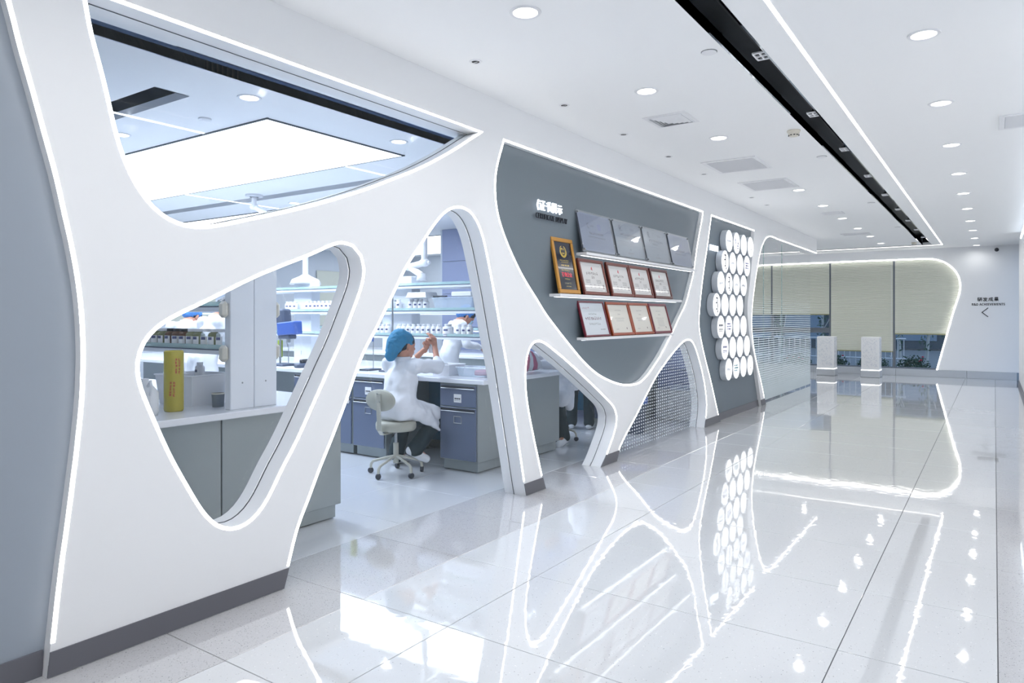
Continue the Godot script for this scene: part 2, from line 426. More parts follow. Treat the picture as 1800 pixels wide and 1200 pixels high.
func lettering(called: String, text: String, height: float, depth: float, xf: Transform3D, mid: Vector3, width: float, mat: Material, parent: Node, face := "Droid Sans", weight := 700) -> MeshInstance3D:
	var font := SystemFont.new()
	font.font_names = PackedStringArray([face])
	font.font_weight = weight
	var t := TextMesh.new()
	t.font = font
	t.text = text
	t.font_size = 64
	t.pixel_size = height / 46.0
	t.depth = depth
	t.curve_step = 2.0
	t.material = mat
	var o := MeshInstance3D.new()
	o.name = numbered(parent, called)
	o.mesh = t
	parent.add_child(o)
	var w: float = t.get_aabb().size.x
	var sc: float = width / w if w > 0.0 else 1.0
	o.transform = Transform3D(xf.basis * Basis.from_scale(Vector3(sc, 1, 1)), xf * mid)
	return o


# ---------------------------------------------------------------- materials
func mat(c: Color, rough := 0.6, metal := 0.0, spec := 0.5) -> StandardMaterial3D:
	var m := StandardMaterial3D.new()
	m.albedo_color = c
	m.roughness = rough
	m.metallic = metal
	m.metallic_specular = spec
	return m

func glow(c: Color, energy: float) -> StandardMaterial3D:
	var m := mat(Color(0.9, 0.9, 0.9), 0.5)
	m.emission_enabled = true
	m.emission = c
	m.emission_energy_multiplier = energy
	return m

func pane(c: Color, alpha: float, rough := 0.0) -> StandardMaterial3D:
	var m := mat(Color(c.r, c.g, c.b, alpha), rough)
	m.transparency = BaseMaterial3D.TRANSPARENCY_ALPHA
	return m

func rgb(r: float, g: float, b: float) -> Color:
	return Color(r / 255.0, g / 255.0, b / 255.0)

func speckled(base: Color, vary: float, dots: Array, seed_: int) -> ImageTexture:
	# dots: [colour, how many, largest radius in pixels]
	var n := 1024
	var im := Image.create(n, n, true, Image.FORMAT_RGB8)
	im.fill(base)
	var r := RandomNumberGenerator.new()
	r.seed = seed_
	if vary > 0.0:
		for i in 26000:
			var v := r.randf_range(-vary, vary)
			im.fill_rect(Rect2i(r.randi() % n, r.randi() % n, 1 + r.randi() % 4, 1 + r.randi() % 4), Color(base.r + v, base.g + v, base.b + v))
	for d in dots:
		var col: Color = d[0]
		for i in int(d[1]):
			var v := r.randf_range(-0.06, 0.06)
			var c := Color(clampf(col.r + v, 0, 1), clampf(col.g + v, 0, 1), clampf(col.b + v, 0, 1))
			var rad: int = 1 + r.randi() % int(d[2])
			var x := r.randi() % n
			var y := r.randi() % n
			im.fill_rect(Rect2i(x, y, rad + r.randi() % 2, rad), c)
			im.fill_rect(Rect2i(x + 1, y - 1, maxi(rad - 1, 1), rad + 1), c)
	im.generate_mipmaps()
	return ImageTexture.create_from_image(im)

func ripple(freq: float) -> ImageTexture:
	var f := FastNoiseLite.new()
	f.seed = 4
	f.noise_type = FastNoiseLite.TYPE_SIMPLEX_SMOOTH
	f.frequency = freq
	f.fractal_octaves = 2
	var g := f.get_seamless_image(512, 512)
	var im := Image.create(512, 512, false, Image.FORMAT_RF)
	for y in 512:
		for x in 512:
			im.set_pixel(x, y, Color(f.get_noise_2d(x, y) * 0.5 + 0.5, 0, 0))
	# blend the borders so that the ripple repeats without a seam
	var out := Image.create(512, 512, false, Image.FORMAT_RF)
	for y in 512:
		for x in 512:
			var a := im.get_pixel(x, y).r
			var b := im.get_pixel((x + 256) % 512, (y + 256) % 512).r
			var wx: float = minf(minf(x, 511 - x) / 64.0, 1.0)
			var wy: float = minf(minf(y, 511 - y) / 64.0, 1.0)
			out.set_pixel(x, y, Color(lerpf(b, a, smoothstep(0, 1, minf(wx, wy))), 0, 0))
	return ImageTexture.create_from_image(out)

func polished(tex: Texture2D, rough: float, relief: Texture2D, amount: float) -> StandardMaterial3D:
	var m := mat(Color.WHITE, rough)
	m.albedo_texture = tex
	m.uv1_triplanar = true
	m.uv1_world_triplanar = true
	m.uv1_scale = Vector3(0.73, 0.73, 0.73)
	m.heightmap_enabled = true
	m.heightmap_texture = relief
	m.heightmap_scale = amount
	m.clearcoat_enabled = true
	m.clearcoat = 0.6
	m.clearcoat_roughness = 0.02
	return m

func make_materials():
	M.white = mat(rgb(243, 245, 248), 0.45)
	M.ceiling = mat(rgb(244, 246, 248), 0.85)
	M.reveal = mat(rgb(226, 232, 236), 0.4)
	M.led = glow(Color(1.0, 0.985, 0.97), LED_GLOW)
	M.led_soft = glow(Color(0.92, 0.96, 1.0), 3.0)
	M.lamp = glow(Color(1.0, 0.99, 0.97), 9.0)
	M.lab_panel = glow(Color(0.93, 0.96, 1.0), 2.2)
	M.sign_glow = glow(Color(0.93, 0.96, 1.0), 1.4)
	M.disc_glow = glow(Color(0.97, 0.985, 1.0), 1.1)
	M.drum = mat(rgb(206, 213, 222), 0.45)
	M.base = mat(rgb(104, 105, 113), 0.4)
	M.grey_panel = mat(rgb(106, 118, 128), 0.42)
	M.left_panel = mat(rgb(152, 162, 174), 0.4)
	M.glass = pane(Color(0.90, 0.96, 0.98), 0.012)
	M.glass.metallic_specular = 0.12
	M.glass_edge = pane(Color(0.75, 0.88, 0.87), 0.45)
	M.gasket = mat(rgb(72, 80, 86), 0.5)
	M.film = pane(Color(0.90, 0.95, 0.97), 0.72, 0.6)
	M.dot = mat(rgb(225, 232, 238), 0.6)
	var rip := ripple(0.032)
	var white_tex := speckled(Color(0.875, 0.89, 0.905), 0.012, [[Color(0.52, 0.54, 0.57), 420, 2], [Color(0.78, 0.785, 0.79), 1300, 2], [Color(0.93, 0.935, 0.94), 1000, 3]], 3)
	var grey_tex := speckled(Color(0.79, 0.795, 0.81), 0.035, [[Color(0.50, 0.50, 0.53), 2600, 2], [Color(0.85, 0.85, 0.86), 2600, 2], [Color(0.64, 0.62, 0.62), 2600, 2], [Color(0.22, 0.22, 0.26), 260, 2]], 5)
	M.tile = polished(white_tex, 0.03, rip, 0.022)
	M.tile_border = polished(grey_tex, 0.05, rip, 0.014)
	M.lab_tile = polished(speckled(Color(0.85, 0.865, 0.89), 0.012, [[Color(0.6, 0.6, 0.62), 300, 2]], 8), 0.16, rip, 0.01)
	M.joint = mat(rgb(88, 92, 98), 0.8)
	M.plinth_tile = mat(rgb(192, 198, 205), 0.25)
	M.black = mat(rgb(8, 9, 11), 0.5)
	M.void = mat(rgb(112, 134, 172), 0.6)
	M.grille = mat(rgb(198, 203, 209), 0.6)
	M.mirror = mat(rgb(170, 178, 186), 0.06, 1.0)
	M.metal = mat(rgb(168, 172, 176), 0.3, 1.0)
	M.plastic_white = mat(rgb(232, 234, 238), 0.4)
	M.plastic_cream = mat(rgb(222, 218, 206), 0.45)
	M.dark = mat(rgb(45, 48, 54), 0.5)
	M.ink = mat(rgb(38, 44, 54), 0.5)
	M.lab_wall = mat(rgb(206, 213, 222), 0.6)
	M.clad = mat(rgb(148, 158, 190), 0.4)
	M.cabinet = mat(rgb(150, 158, 160), 0.32, 0.35)
	M.cabinet_front = mat(rgb(106, 117, 142), 0.3, 0.2)
	M.worktop = mat(rgb(234, 237, 243), 0.2)
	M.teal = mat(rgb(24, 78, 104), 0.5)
	M.shelf = mat(rgb(228, 233, 240), 0.35)
	M.paper = mat(rgb(240, 241, 243), 0.7)
	M.blue = mat(rgb(58, 92, 168), 0.4)
	M.slate = mat(rgb(74, 84, 104), 0.45)
	M.film_roll = mat(rgb(186, 172, 62), 0.22)
	M.film_green = mat(rgb(146, 168, 40), 0.3)
	M.red_ink = mat(rgb(176, 40, 24), 0.5)
	M.label_ink = mat(rgb(86, 92, 132), 0.6)
	M.amber = mat(rgb(104, 72, 52), 0.2)
	M.olive_liquid = mat(rgb(128, 132, 96), 0.2)
	M.clear_plastic = pane(Color(0.86, 0.92, 0.97), 0.28, 0.05)
	M.stool = mat(rgb(176, 176, 164), 0.45)
	M.stool_frame = mat(rgb(182, 182, 172), 0.4)
	M.caster = mat(rgb(48, 52, 62), 0.5)
	M.coat = mat(rgb(232, 234, 240), 0.9)
	M.coat.rim_enabled = true
	M.coat.rim = 0.3
	M.trousers = mat(rgb(22, 42, 50), 0.9)
	M.skin = mat(rgb(196, 142, 120), 0.55)
	M.skin.subsurf_scatter_enabled = true
	M.skin.subsurf_scatter_strength = 0.1
	M.hair = mat(rgb(22, 24, 34), 0.5)
	M.cap = mat(Color.WHITE, 0.75)
	M.cap.albedo_texture = speckled(rgb(34, 122, 166), 0.05, [[rgb(96, 178, 210), 5200, 7], [rgb(20, 92, 138), 4200, 7]], 12)
	M.cap.uv1_triplanar = true
	M.cap.uv1_scale = Vector3(3.2, 3.2, 3.2)
	M.cap_far = mat(rgb(70, 128, 196), 0.8)
	M.mask = mat(rgb(186, 218, 236), 0.8)
	M.shoe = mat(rgb(226, 230, 236), 0.6)
	M.blind = mat(rgb(216, 219, 208), 0.85)
	M.blind.backlight_enabled = true
	M.blind.backlight = Color(0.4, 0.42, 0.36)
	M.frame_grey = mat(rgb(118, 126, 136), 0.4, 0.4)
	M.pedestal = mat(rgb(236, 239, 242), 0.35)
	M.gold = mat(rgb(196, 142, 62), 0.35, 0.3)
	M.wood = mat(rgb(112, 52, 40), 0.3)
	M.wood_dark = mat(rgb(86, 36, 34), 0.3)
	M.maroon = mat(rgb(110, 32, 48), 0.3)
	M.rust = mat(rgb(150, 66, 32), 0.3)
	M.backing = mat(rgb(22, 20, 22), 0.7)
	M.acrylic = pane(Color(0.86, 0.91, 0.97), 0.05)


# ---------------------------------------------------------------- floor, ceiling, outer walls
func slab(called: String, a: Vector3, b: Vector3, mat_: Material, parent: Node) -> MeshInstance3D:
	var s := st()
	box_between(s, a, b)
	return obj(called, s, mat_, parent)

func wall_box(called: String, a: Vector3, b: Vector3, mat_: Material):
	var s := st()
	box_between(s, a, b)
	var o := obj(called, s, mat_)
	o.set_meta("kind", "structure")
	return o

func tiles(parent: Node3D, xs: Array, zs: Array, mats: Array, gap: float, tilt: float):
	var shapes := {}
	for i in xs.size() - 1:
		for j in zs.size() - 1:
			var size := Vector3(xs[i + 1] - xs[i] - gap, 0.02, zs[j + 1] - zs[j] - gap)
			var key := "%.3f %.3f %d" % [size.x, size.z, mats[i].get_instance_id()]
			if not shapes.has(key):
				var s := st()
				box(s, Vector3.ZERO, size, 0.0012)
				shapes[key] = mesh_of(s, mats[i])
			var o := inst("tile", shapes[key], parent, Vector3((xs[i] + xs[i + 1]) / 2.0, -0.01, -(zs[j] + zs[j + 1]) / 2.0))
			o.rotation = Vector3(rng.randf_range(-tilt, tilt), 0, rng.randf_range(-tilt, tilt))

func build_shell():
	var f := structure("floor")
	slab("bed", Vector3(-3.32, -0.08, 4.0), Vector3(0.62, -0.006, -19.3), M.joint, f)
	var rows := []
	for k in range(-4, 23):
		rows.append(2.455 + 0.7555 * k)
	rows.append(19.1)
	tiles(f, [-3.32, -2.585, -2.04, -0.545, 0.012, 0.42], rows, [M.tile_border, M.tile, M.tile, M.tile, M.tile_border], 0.0036, 0.0007)
	slab("slab", Vector3(-3.32, -0.02, 4.0), Vector3(0.62, 0, 0.57), M.tile, f)
	slab("slab", Vector3(-9.0, -0.05, -9.95), Vector3(-3.322, 0, -19.1), M.tile, f)
	var g := structure("floor")
	slab("bed", Vector3(-13.2, -0.08, 1.6), Vector3(-3.32, -0.006, -9.95), M.joint, g)
	var gx := []
	for k in range(0, 13):
		gx.append(-3.32 - 0.8 * (12 - k))
	var gz := []
	for k in range(0, 15):
		gz.append(-1.3 + 0.8 * k)
	tiles(g, gx, gz, [M.lab_tile, M.lab_tile, M.lab_tile, M.lab_tile, M.lab_tile, M.lab_tile, M.lab_tile, M.lab_tile, M.lab_tile, M.lab_tile, M.lab_tile, M.lab_tile], 0.0025, 0.0004)
	slab("slab", Vector3(-13.2, -0.05, -9.9), Vector3(-9.0, 0, -14.1), M.lab_tile, g)

	# the ceiling: a sheet with slots
	var holes := [
		[-1.32, -1.15, -4.0, 18.1], [-9.0, -1.32, 17.95, 18.1],
		[-4.2, -3.99, -1.5, 9.9], [-12.9, -4.82, 2.62, 2.88], [-12.9, -4.82, 5.8, 6.0],
	]
	var cx := [-13.3, -12.9, -9.0, -4.82, -4.2, -3.99, -3.22, -1.32, -1.15, 0.7]
	var cz := [-4.1, -4.0, -1.5, 2.62, 2.88, 5.8, 6.0, 9.9, 15.45, 17.95, 18.1, 19.4]
	var s := st()
	for i in cx.size() - 1:
		for j in cz.size() - 1:
			var mx: float = (cx[i] + cx[i + 1]) / 2.0
			var mz: float = (cz[j] + cz[j + 1]) / 2.0
			var open := false
			for h in holes:
				if mx > h[0] and mx < h[1] and mz > h[2] and mz < h[3]:
					open = true
			if not open:
				box_between(s, Vector3(cx[i], TOP, -cz[j]), Vector3(cx[i + 1], TOP + 0.06, -cz[j + 1]))
	var c := obj("ceiling", s, M.ceiling)
	c.set_meta("kind", "structure")
	# what closes each slot above: dark troughs
	var n := 1
	for h in holes:
		var t := structure("trim_%d" % n)
		n += 1
		var polished_sides: bool = n <= 3
		var deep := 0.22
		slab("lid", Vector3(h[0] - 0.02, TOP + deep, -h[2] + 0.02), Vector3(h[1] + 0.02, TOP + deep + 0.02, -h[3] - 0.02), M.black if polished_sides else M.void, t)
		var sm: Material = M.mirror if polished_sides else M.void
		slab("side", Vector3(h[0] - 0.012, TOP + 0.0, -h[2]), Vector3(h[0], TOP + deep, -h[3]), sm, t)
		slab("side", Vector3(h[1], TOP + 0.0, -h[2]), Vector3(h[1] + 0.012, TOP + deep, -h[3]), sm, t)
		slab("end", Vector3(h[0], TOP + 0.06, -h[2]), Vector3(h[1], TOP + deep, -h[2] + 0.012), M.black, t)
		slab("end", Vector3(h[0], TOP + 0.06, -h[3] - 0.012), Vector3(h[1], TOP + deep, -h[3]), M.black, t)
	# walls that close the place
	wall_box("wall_right", Vector3(0.42, 0, 4.0), Vector3(0.62, TOP, -18.0), M.white)
	wall_box("wall_back", Vector3(-3.3, 0, 4.0), Vector3(0.62, TOP, 4.2), M.white)
	wall_box("wall_lab_near", Vector3(-13.2, 0, 1.5), Vector3(BACK, TOP, 1.6), M.lab_wall)
	wall_box("wall_lab_far", Vector3(-13.3, 0, 1.6), Vector3(-13.2, TOP, -14.2), M.lab_wall)
	wall_box("wall_lab_end", Vector3(-13.2, 0, -14.0), Vector3(-8.45, TOP, -14.1), M.lab_wall)
	wall_box("wall_office", Vector3(-8.45, 0, -9.97), Vector3(-8.35, TOP, -15.45), M.lab_wall)
	wall_box("wall_lobby_left", Vector3(-9.1, 0, -15.45), Vector3(-9.0, TOP, -19.2), M.white)
	wall_box("wall_lobby_back", Vector3(-9.0, 0, -15.35), Vector3(-8.35, TOP, -15.45), M.white)
	# clad partition between the laboratory and the glass office
	var p := structure("wall_partition")
	slab("core", Vector3(-8.35, 0, -9.91), Vector3(BACK, TOP, -9.97), M.lab_wall, p)
	var px := [-8.35, -7.1, -5.85, -4.6, -3.225]
	var py := [0.0, 0.62, 1.22, 1.82, 2.41, 3.0]
	for i in 4:
		for j in 5:
			var q := st()
			box_between(q, Vector3(px[i] + 0.004, py[j] + 0.004, -9.89), Vector3(px[i + 1] - 0.004, py[j + 1] - 0.004, -9.91), 0.003)
			obj("panel", q, M.clad, p)
	# skirting on the right-hand wall
	wall_box("baseboard_right", Vector3(0.408, 0.0, 4.0), Vector3(0.42, 0.1, -18.0), M.base)


# ---------------------------------------------------------------- the white wall with its free-form openings
func build_white_wall():
	for k in K.keys():
		K[k] = finer(K[k], k == "tri")
	# outline: floor to floor round the openings that reach the ground
	var out := PackedVector2Array()
	var left: PackedVector2Array = K.left.duplicate()
	left.reverse()
	out.append_array(left)
	out.append(Vector2(15.5, TOP))
	out.append(Vector2(15.5, 2.708))
	for k in ["last", "disc", "arch", "boom", "door"]:
		var r: PackedVector2Array = K[k].duplicate()
		r.reverse()
		out.append_array(r)
	var cuts := [-1.0, 2.3, 6.3, 16.0]
	var xf := on_wall(0.0)
	var s := st()
	for i in 3:
		var band := PackedVector2Array([Vector2(cuts[i], -1), Vector2(cuts[i + 1], -1), Vector2(cuts[i + 1], 4), Vector2(cuts[i], 4)])
		var parts: Array = Geometry2D.intersect_polygons(out, band)
		for h in ["upper", "tri", "show"]:
			var next := []
			for p in parts:
				for q in Geometry2D.clip_polygons(p, K[h]):
					if not Geometry2D.is_polygon_clockwise(q):
						next.append(q)
			parts = next
		for p in parts:
			var t := Geometry2D.triangulate_polygon(p)
			for a in range(0, t.size(), 3):
				var A := Vector3(FACE, p[t[a]].y, -p[t[a]].x)
				var B := Vector3(FACE, p[t[a + 1]].y, -p[t[a + 1]].x)
				var C := Vector3(FACE, p[t[a + 2]].y, -p[t[a + 2]].x)
				var mid := (A + B + C) / 3.0
				tri_out(s, A, B, C, mid - Vector3(1, 0, 0))
				var d := Vector3(BACK - FACE, 0, 0)
				tri_out(s, A + d, B + d, C + d, mid + Vector3(1, 0, 0))
	# the reveals
	for k in ["upper", "tri", "show", "last", "disc", "arch", "boom", "door", "left"]:
		var pts: PackedVector2Array = K[k]
		var n := pts.size()
		var closed: bool = k in ["upper", "tri", "show"]
		for i in (n if closed else n - 1):
			var a := pts[i]
			var b := pts[(i + 1) % n]
			s.set_smooth_group(-1 if a.distance_to(b) > 0.3 else 5)
			var A := Vector3(FACE, a.y, -a.x)
			var B := Vector3(FACE, b.y, -b.x)
			var d := Vector3(BACK - FACE, 0, 0)
			tri(s, A, B, B + d)
			tri(s, A, B + d, A + d)
	s.set_smooth_group(-1)
	quad_out(s, Vector3(FACE, 2.708, -15.5), Vector3(FACE, TOP, -15.5), Vector3(BACK, TOP, -15.5), Vector3(BACK, 2.708, -15.5), Vector3(-3.1, 2.8, -15.0))
	var w := obj("wall_left", s, M.white)
	w.set_meta("kind", "structure")
	wall_box("wall_left_near", Vector3(BACK, 0, 4.0), Vector3(FACE, TOP, 1.2), M.white)

	# grey panels let into the wall
	var lp := PackedVector2Array(K.left)
	lp.append(Vector2(-1.2, 0))
	lp.append(Vector2(-1.2, TOP))
	var names := {"left": [lp, M.left_panel], "show": [K.show, M.grey_panel], "disc": [K.disc, M.grey_panel]}
	var nn := 1
	for k in names:
		var q := st()
		prism(q, names[k][0], on_wall(0.0), -3.20, -3.07)
		var o := obj("wall_panel_%d" % nn, q, names[k][1])
		o.set_meta("kind", "structure")
		nn += 1
	# baseboards: on the white feet and on the panels that reach the floor
	var b := structure("baseboard_left")
	for seg in [["left", "door"], ["door", "boom"], ["boom", "arch"], ["arch", "disc"], ["disc", "last"]]:
		var l0 := edge_at(K[seg[0]], 0.0, true)
		var l1 := edge_at(K[seg[0]], 0.1, true)
		var r0 := edge_at(K[seg[1]], 0.0, false)
		var r1 := edge_at(K[seg[1]], 0.1, false)
		var q := st()
		prism(q, PackedVector2Array([Vector2(l0, 0.004), Vector2(r0, 0.004), Vector2(r1, 0.1), Vector2(l1, 0.1)]), on_wall(0.0), FACE - 0.002, FACE + 0.006)
		obj("board", q, M.base, b)
	for seg in [[-1.2, 1.225], [9.30, 11.33]]:
		var q := st()
		box_between(q, Vector3(-3.075, 0.0, -seg[0]), Vector3(-3.062, 0.1, -seg[1]))
		obj("board", q, M.base, b)

	# glass in the openings
	var wn := 1
	for k in ["upper", "tri", "door", "boom", "arch"]:
		var win := structure("window_%d" % wn)
		wn += 1
		var q := st()
		prism(q, K[k], on_wall(0.0), PANE - 0.005, PANE + 0.005)
		obj("pane", q, M.glass, win)
		q = st()
		strip(q, K[k], k in ["upper", "tri"], on_wall(0.0), -0.003, 0.003, PANE + 0.005, PANE + 0.01)
		obj("gasket", q, M.gasket, win)
		if k == "arch":
			q = st()
			var y := 0.03
			while y < 1.1:
				var z := 6.2
				while z < 8.8:
					if Geometry2D.is_point_in_polygon(Vector2(z, y), K.arch) and Geometry2D.is_point_in_polygon(Vector2(z, y + 0.02), K.arch):
						quad_out(q, Vector3(PANE + 0.0065, y, -z), Vector3(PANE + 0.0065, y + 0.016, -z), Vector3(PANE + 0.0065, y + 0.016, -z - 0.026), Vector3(PANE + 0.0065, y, -z - 0.026), Vector3(PANE, y, -z))
					z += 0.058
				y += 0.0345
			var d := obj("dot_film", q, M.dot, win)
			d.set_meta("kind", "stuff")
	# the large glass of the last opening, and the office's glass end
	var last := structure("window_%d" % wn)
	var big := PackedVector2Array()
	for p in K.last:
		big.append(p)
	big.append(Vector2(15.45, 0.0))
	var q2 := st()
	prism(q2, big, on_wall(0.0), PANE - 0.006, PANE + 0.006)
	obj("pane", q2, M.glass, last)
	q2 = st()
	box_between(q2, Vector3(PANE, 0.0, -15.44), Vector3(-8.35, TOP, -15.452))
	obj("pane", q2, M.glass, last)
	for z in [11.9, 13.1]:
		q2 = st()
		box_between(q2, Vector3(PANE - 0.007, 0.0, -z), Vector3(PANE + 0.007, 2.7, -z - 0.006))
		obj("joint_seal", q2, M.glass_edge, last)
	q2 = st()
	var yy := 1.74
	var step := 0
	while yy > 0.0:
		var share: float = clampf(0.05 + (1.74 - yy) * 0.62, 0.0, 1.0)
		var hh: float = 0.036 * share
		if yy - hh < 0.0:
			break
		var x0 := 11.62
		for i in big.size() - 1:
			if (big[i].y - yy) * (big[i + 1].y - yy) <= 0.0 and big[i].x < 11.7:
				x0 = maxf(big[i].x, big[i + 1].x)
		box_between(q2, Vector3(PANE + 0.0065, yy - hh, -x0), Vector3(PANE + 0.0075, yy, -15.44))
		yy -= 0.0365
		step += 1
	var fl := obj("frosted_film", q2, M.film, last)
	fl.set_meta("kind", "stuff")

	# the LED line round every outline
	var words := {
		"left": "white LED strip down the curved edge of the grey panel at the left",
		"upper": "white LED strip outlining the long upper window under the ceiling",
		"tri": "white LED strip outlining the rounded triangular window with the yellow roll",
		"door": "white LED strip outlining the tall pointed opening with the seated worker",
		"show": "white LED strip outlining the grey certificate panel",
		"boom": "white LED strip outlining the small bent opening below the certificate panel",
		"arch": "white LED strip outlining the small arch with the dotted glass",
		"disc": "white LED strip along the edge of the grey panel with round light boxes",
		"last": "white LED strip outlining the last large glass opening",
	}
	for k in words:
		var pts := PackedVector2Array()
		for p in K[k]:
			if p.y >= 0.1 or k in ["upper", "tri", "show"]:
				pts.append(p)
		if k == "disc":
			var cut := PackedVector2Array()
			for p in pts:
				cut.append(p)
				if p.x > 10.9 and p.y > 2.5:
					break
			pts = cut
		if k == "last":
			pts.append(Vector2(15.5, 2.708))
		# the strip lies flush on the wall face, on the solid side of the edge
		var lay := PackedVector2Array(pts)
		var solid := 1.0
		if k == "left":
			solid = 1.0
		elif Geometry2D.is_polygon_clockwise(K[k]):
			solid = 1.0
		else:
			solid = -1.0
		var q := st()
		strip(q, lay, k in ["upper", "tri", "show"], on_wall(0.0), minf(solid * 0.015, -solid * 0.001), maxf(solid * 0.015, -solid * 0.001), FACE - 0.002, FACE + 0.0008)
		var o := obj("led_strip", q, M.led)
		tag(o, words[k], "light strip", "LED outlines on the white wall")

func edge_at(pts: PackedVector2Array, y: float, last: bool) -> float:
	var found := pts[0].x
	for i in pts.size() - 1:
		var a := pts[i]
		var b := pts[i + 1]
		if (a.y - y) * (b.y - y) <= 0.0 and absf(a.y - b.y) > 1e-5:
			found = lerpf(a.x, b.x, (y - a.y) / (b.y - a.y))
			if not last:
				return found
	return found


# ---------------------------------------------------------------- end wall of the lobby
func build_end_wall():
	var c := PackedVector2Array()
	for p in [[-9.0, 2.76], [-5.2, 2.76], [-2.876, 2.762], [-1.648, 2.757], [-1.4, 2.757], [-1.269, 2.752], [-1.17, 2.74], [-1.07, 2.711], [-0.96, 2.66], [-0.873, 2.593], [-0.79, 2.505], [-0.734, 2.423], [-0.69, 2.33], [-0.667, 2.242], [-0.656, 2.14], [-0.658, 2.046], [-0.675, 1.93], [-0.706, 1.818], [-0.789, 1.525], [-0.901, 1.06], [-1.013, 0.601], [-1.115, 0.17]]:
		c.append(Vector2(p[0], p[1]))
	var poly := PackedVector2Array(c)
	poly.append(Vector2(0.6, 0.17))
	poly.append(Vector2(0.6, TOP))
	poly.append(Vector2(-9.0, TOP))
	var s := st()
	prism(s, poly, on_end(-19.1), -0.12, 0.0)
	var w := obj("wall_end", s, M.white)
	w.set_meta("kind", "structure")
	var q := st()
	strip(q, c, false, on_end(-19.1), -0.004, 0.022, -0.002, 0.004)
	tag(obj("led_strip", q, M.led), "white LED strip outlining the wide window with blinds on the end wall", "light strip")
	# grey stone upstand in long pieces
	var b := structure("baseboard_end")
	var xs := [-9.0, -7.7, -6.4, -5.1, -3.8, -2.62, -1.95, -0.52, 0.41]
	for i in xs.size() - 1:
		var t := st()
		box_between(t, Vector3(xs[i] + 0.002, 0.0, -19.08), Vector3(xs[i + 1] - 0.002, 0.168, -19.3), 0.003)
		obj("stone", t, M.plinth_tile, b)
	# window frame
	var f := structure("window_end")
	for x in [-8.0, -6.3, -4.84, -3.416, -1.994]:
		var t := st()
		box_between(t, Vector3(x - 0.03, 0.168, -19.17), Vector3(x + 0.03, 2.9, -19.25), 0.004)
		obj("mullion", t, M.frame_grey, f)
	for y in [[1.0, 1.13], [0.168, 0.2]]:
		var t := st()
		box_between(t, Vector3(-9.0, y[0], -19.18), Vector3(-3.416 if y[0] > 0.5 else -0.6, y[1], -19.24), 0.004)
		obj("transom", t, M.frame_grey, f)
	var px := [-9.0, -8.0, -6.3, -4.84, -3.416, -1.994, -0.5]
	for i in 6:
		var t := st()
		box_between(t, Vector3(px[i], 0.168, -19.205), Vector3(px[i + 1], 2.9, -19.213))
		obj("pane", t, M.glass, f)
	# pleated blinds
	var words := ["pleated beige blind at the far left behind the glass office", "pleated beige blind second from the left, behind glass", "pleated beige blind seen through the edge of the glass office", "short beige blind ending beside the glass corner", "long beige blind in the middle, hanging lowest behind the pedestals", "beige blind in the rounded right end of the window"]
	var bottoms := [1.457, 1.457, 1.457, 1.457, 0.584, 0.99]
	for i in 6:
		var x0: float = px[i] + 0.02
		var x1: float = px[i + 1] - 0.02
		var t := thing("pleated_blind", words[i], "blind", Vector3((x0 + x1) / 2, 0, -19.15), 0.0, "blinds on the end wall")
		var hw: float = (x1 - x0) / 2
		var k := st()
		var y := 2.88
		while y > bottoms[i] + 0.02:
			var y1: float = y - 0.018
			var y2: float = y - 0.036
			for face in [0.006, -0.006]:
				tri(k, Vector3(-hw, y, 0), Vector3(hw, y, 0), Vector3(hw, y1, face))
				tri(k, Vector3(-hw, y, 0), Vector3(hw, y1, face), Vector3(-hw, y1, face))
				tri(k, Vector3(-hw, y1, face), Vector3(hw, y1, face), Vector3(hw, y2, 0))
				tri(k, Vector3(-hw, y1, face), Vector3(hw, y2, 0), Vector3(-hw, y2, 0))
			y = y2
		obj("fabric", k, M.blind, t)
		k = st()
		box(k, Vector3(0, y - 0.012, 0), Vector3(hw * 2, 0.028, 0.03), 0.004)
		obj("bottom_rail", k, mat(rgb(150, 152, 118), 0.6), t)
		k = st()
		box(k, Vector3(0, 2.89, 0), Vector3(hw * 2, 0.035, 0.04), 0.004)
		obj("head_rail", k, M.plastic_cream, t)
		if i >= 4:
			k = st()
			tube(k, [Vector3(hw - 0.03, 2.8, 0.03), Vector3(hw - 0.03, bottoms[i] - 0.1, 0.03), Vector3(hw - 0.05, bottoms[i] - 0.14, 0.03), Vector3(hw - 0.07, bottoms[i] - 0.1, 0.03)], 0.004, 6)
			obj("cord", k, M.plastic_white, t)
	# sign on the end wall
	var sg := thing("wall_sign", "dark lettering with an arrow on the white end wall", "sign", Vector3(-0.116, 1.6, -19.1))
	var names := ["yan", "fa", "cheng", "guo"]
	for i in 4:
		var g := st()
		strokes(g, names[i], Transform3D(Basis.IDENTITY, Vector3.ZERO), Vector2(-0.203 + 0.103 * i, 0.153), 0.092, 0.012, 0.008)
		obj("character", g, M.ink, sg)
	lettering("english_line", "R&D ACHIEVEMENTS", 0.05, 0.006, Transform3D.IDENTITY, Vector3(0, 0.085, 0.003), 0.62, M.ink, sg)
	var a := st()
	strip(a, PackedVector2Array([Vector2(0.0, 0.007), Vector2(-0.115, -0.095), Vector2(0.0, -0.197)]), false, Transform3D.IDENTITY, -0.008, 0.008, 0.0, 0.008)
	obj("arrow", a, M.ink, sg)
	# security camera
	var cm := thing("security_camera", "small black dome camera high on the white end wall", "camera", Vector3(0.042, 2.905, -19.1))
	var d := st()
	turned(d, [Vector2(0, 0), Vector2(0.05, 0), Vector2(0.05, 0.02), Vector2(0, 0.02)], Transform3D(Basis(Vector3.RIGHT, PI / 2), Vector3.ZERO), 20)
	obj("base", d, M.plastic_white, cm)
	d = st()
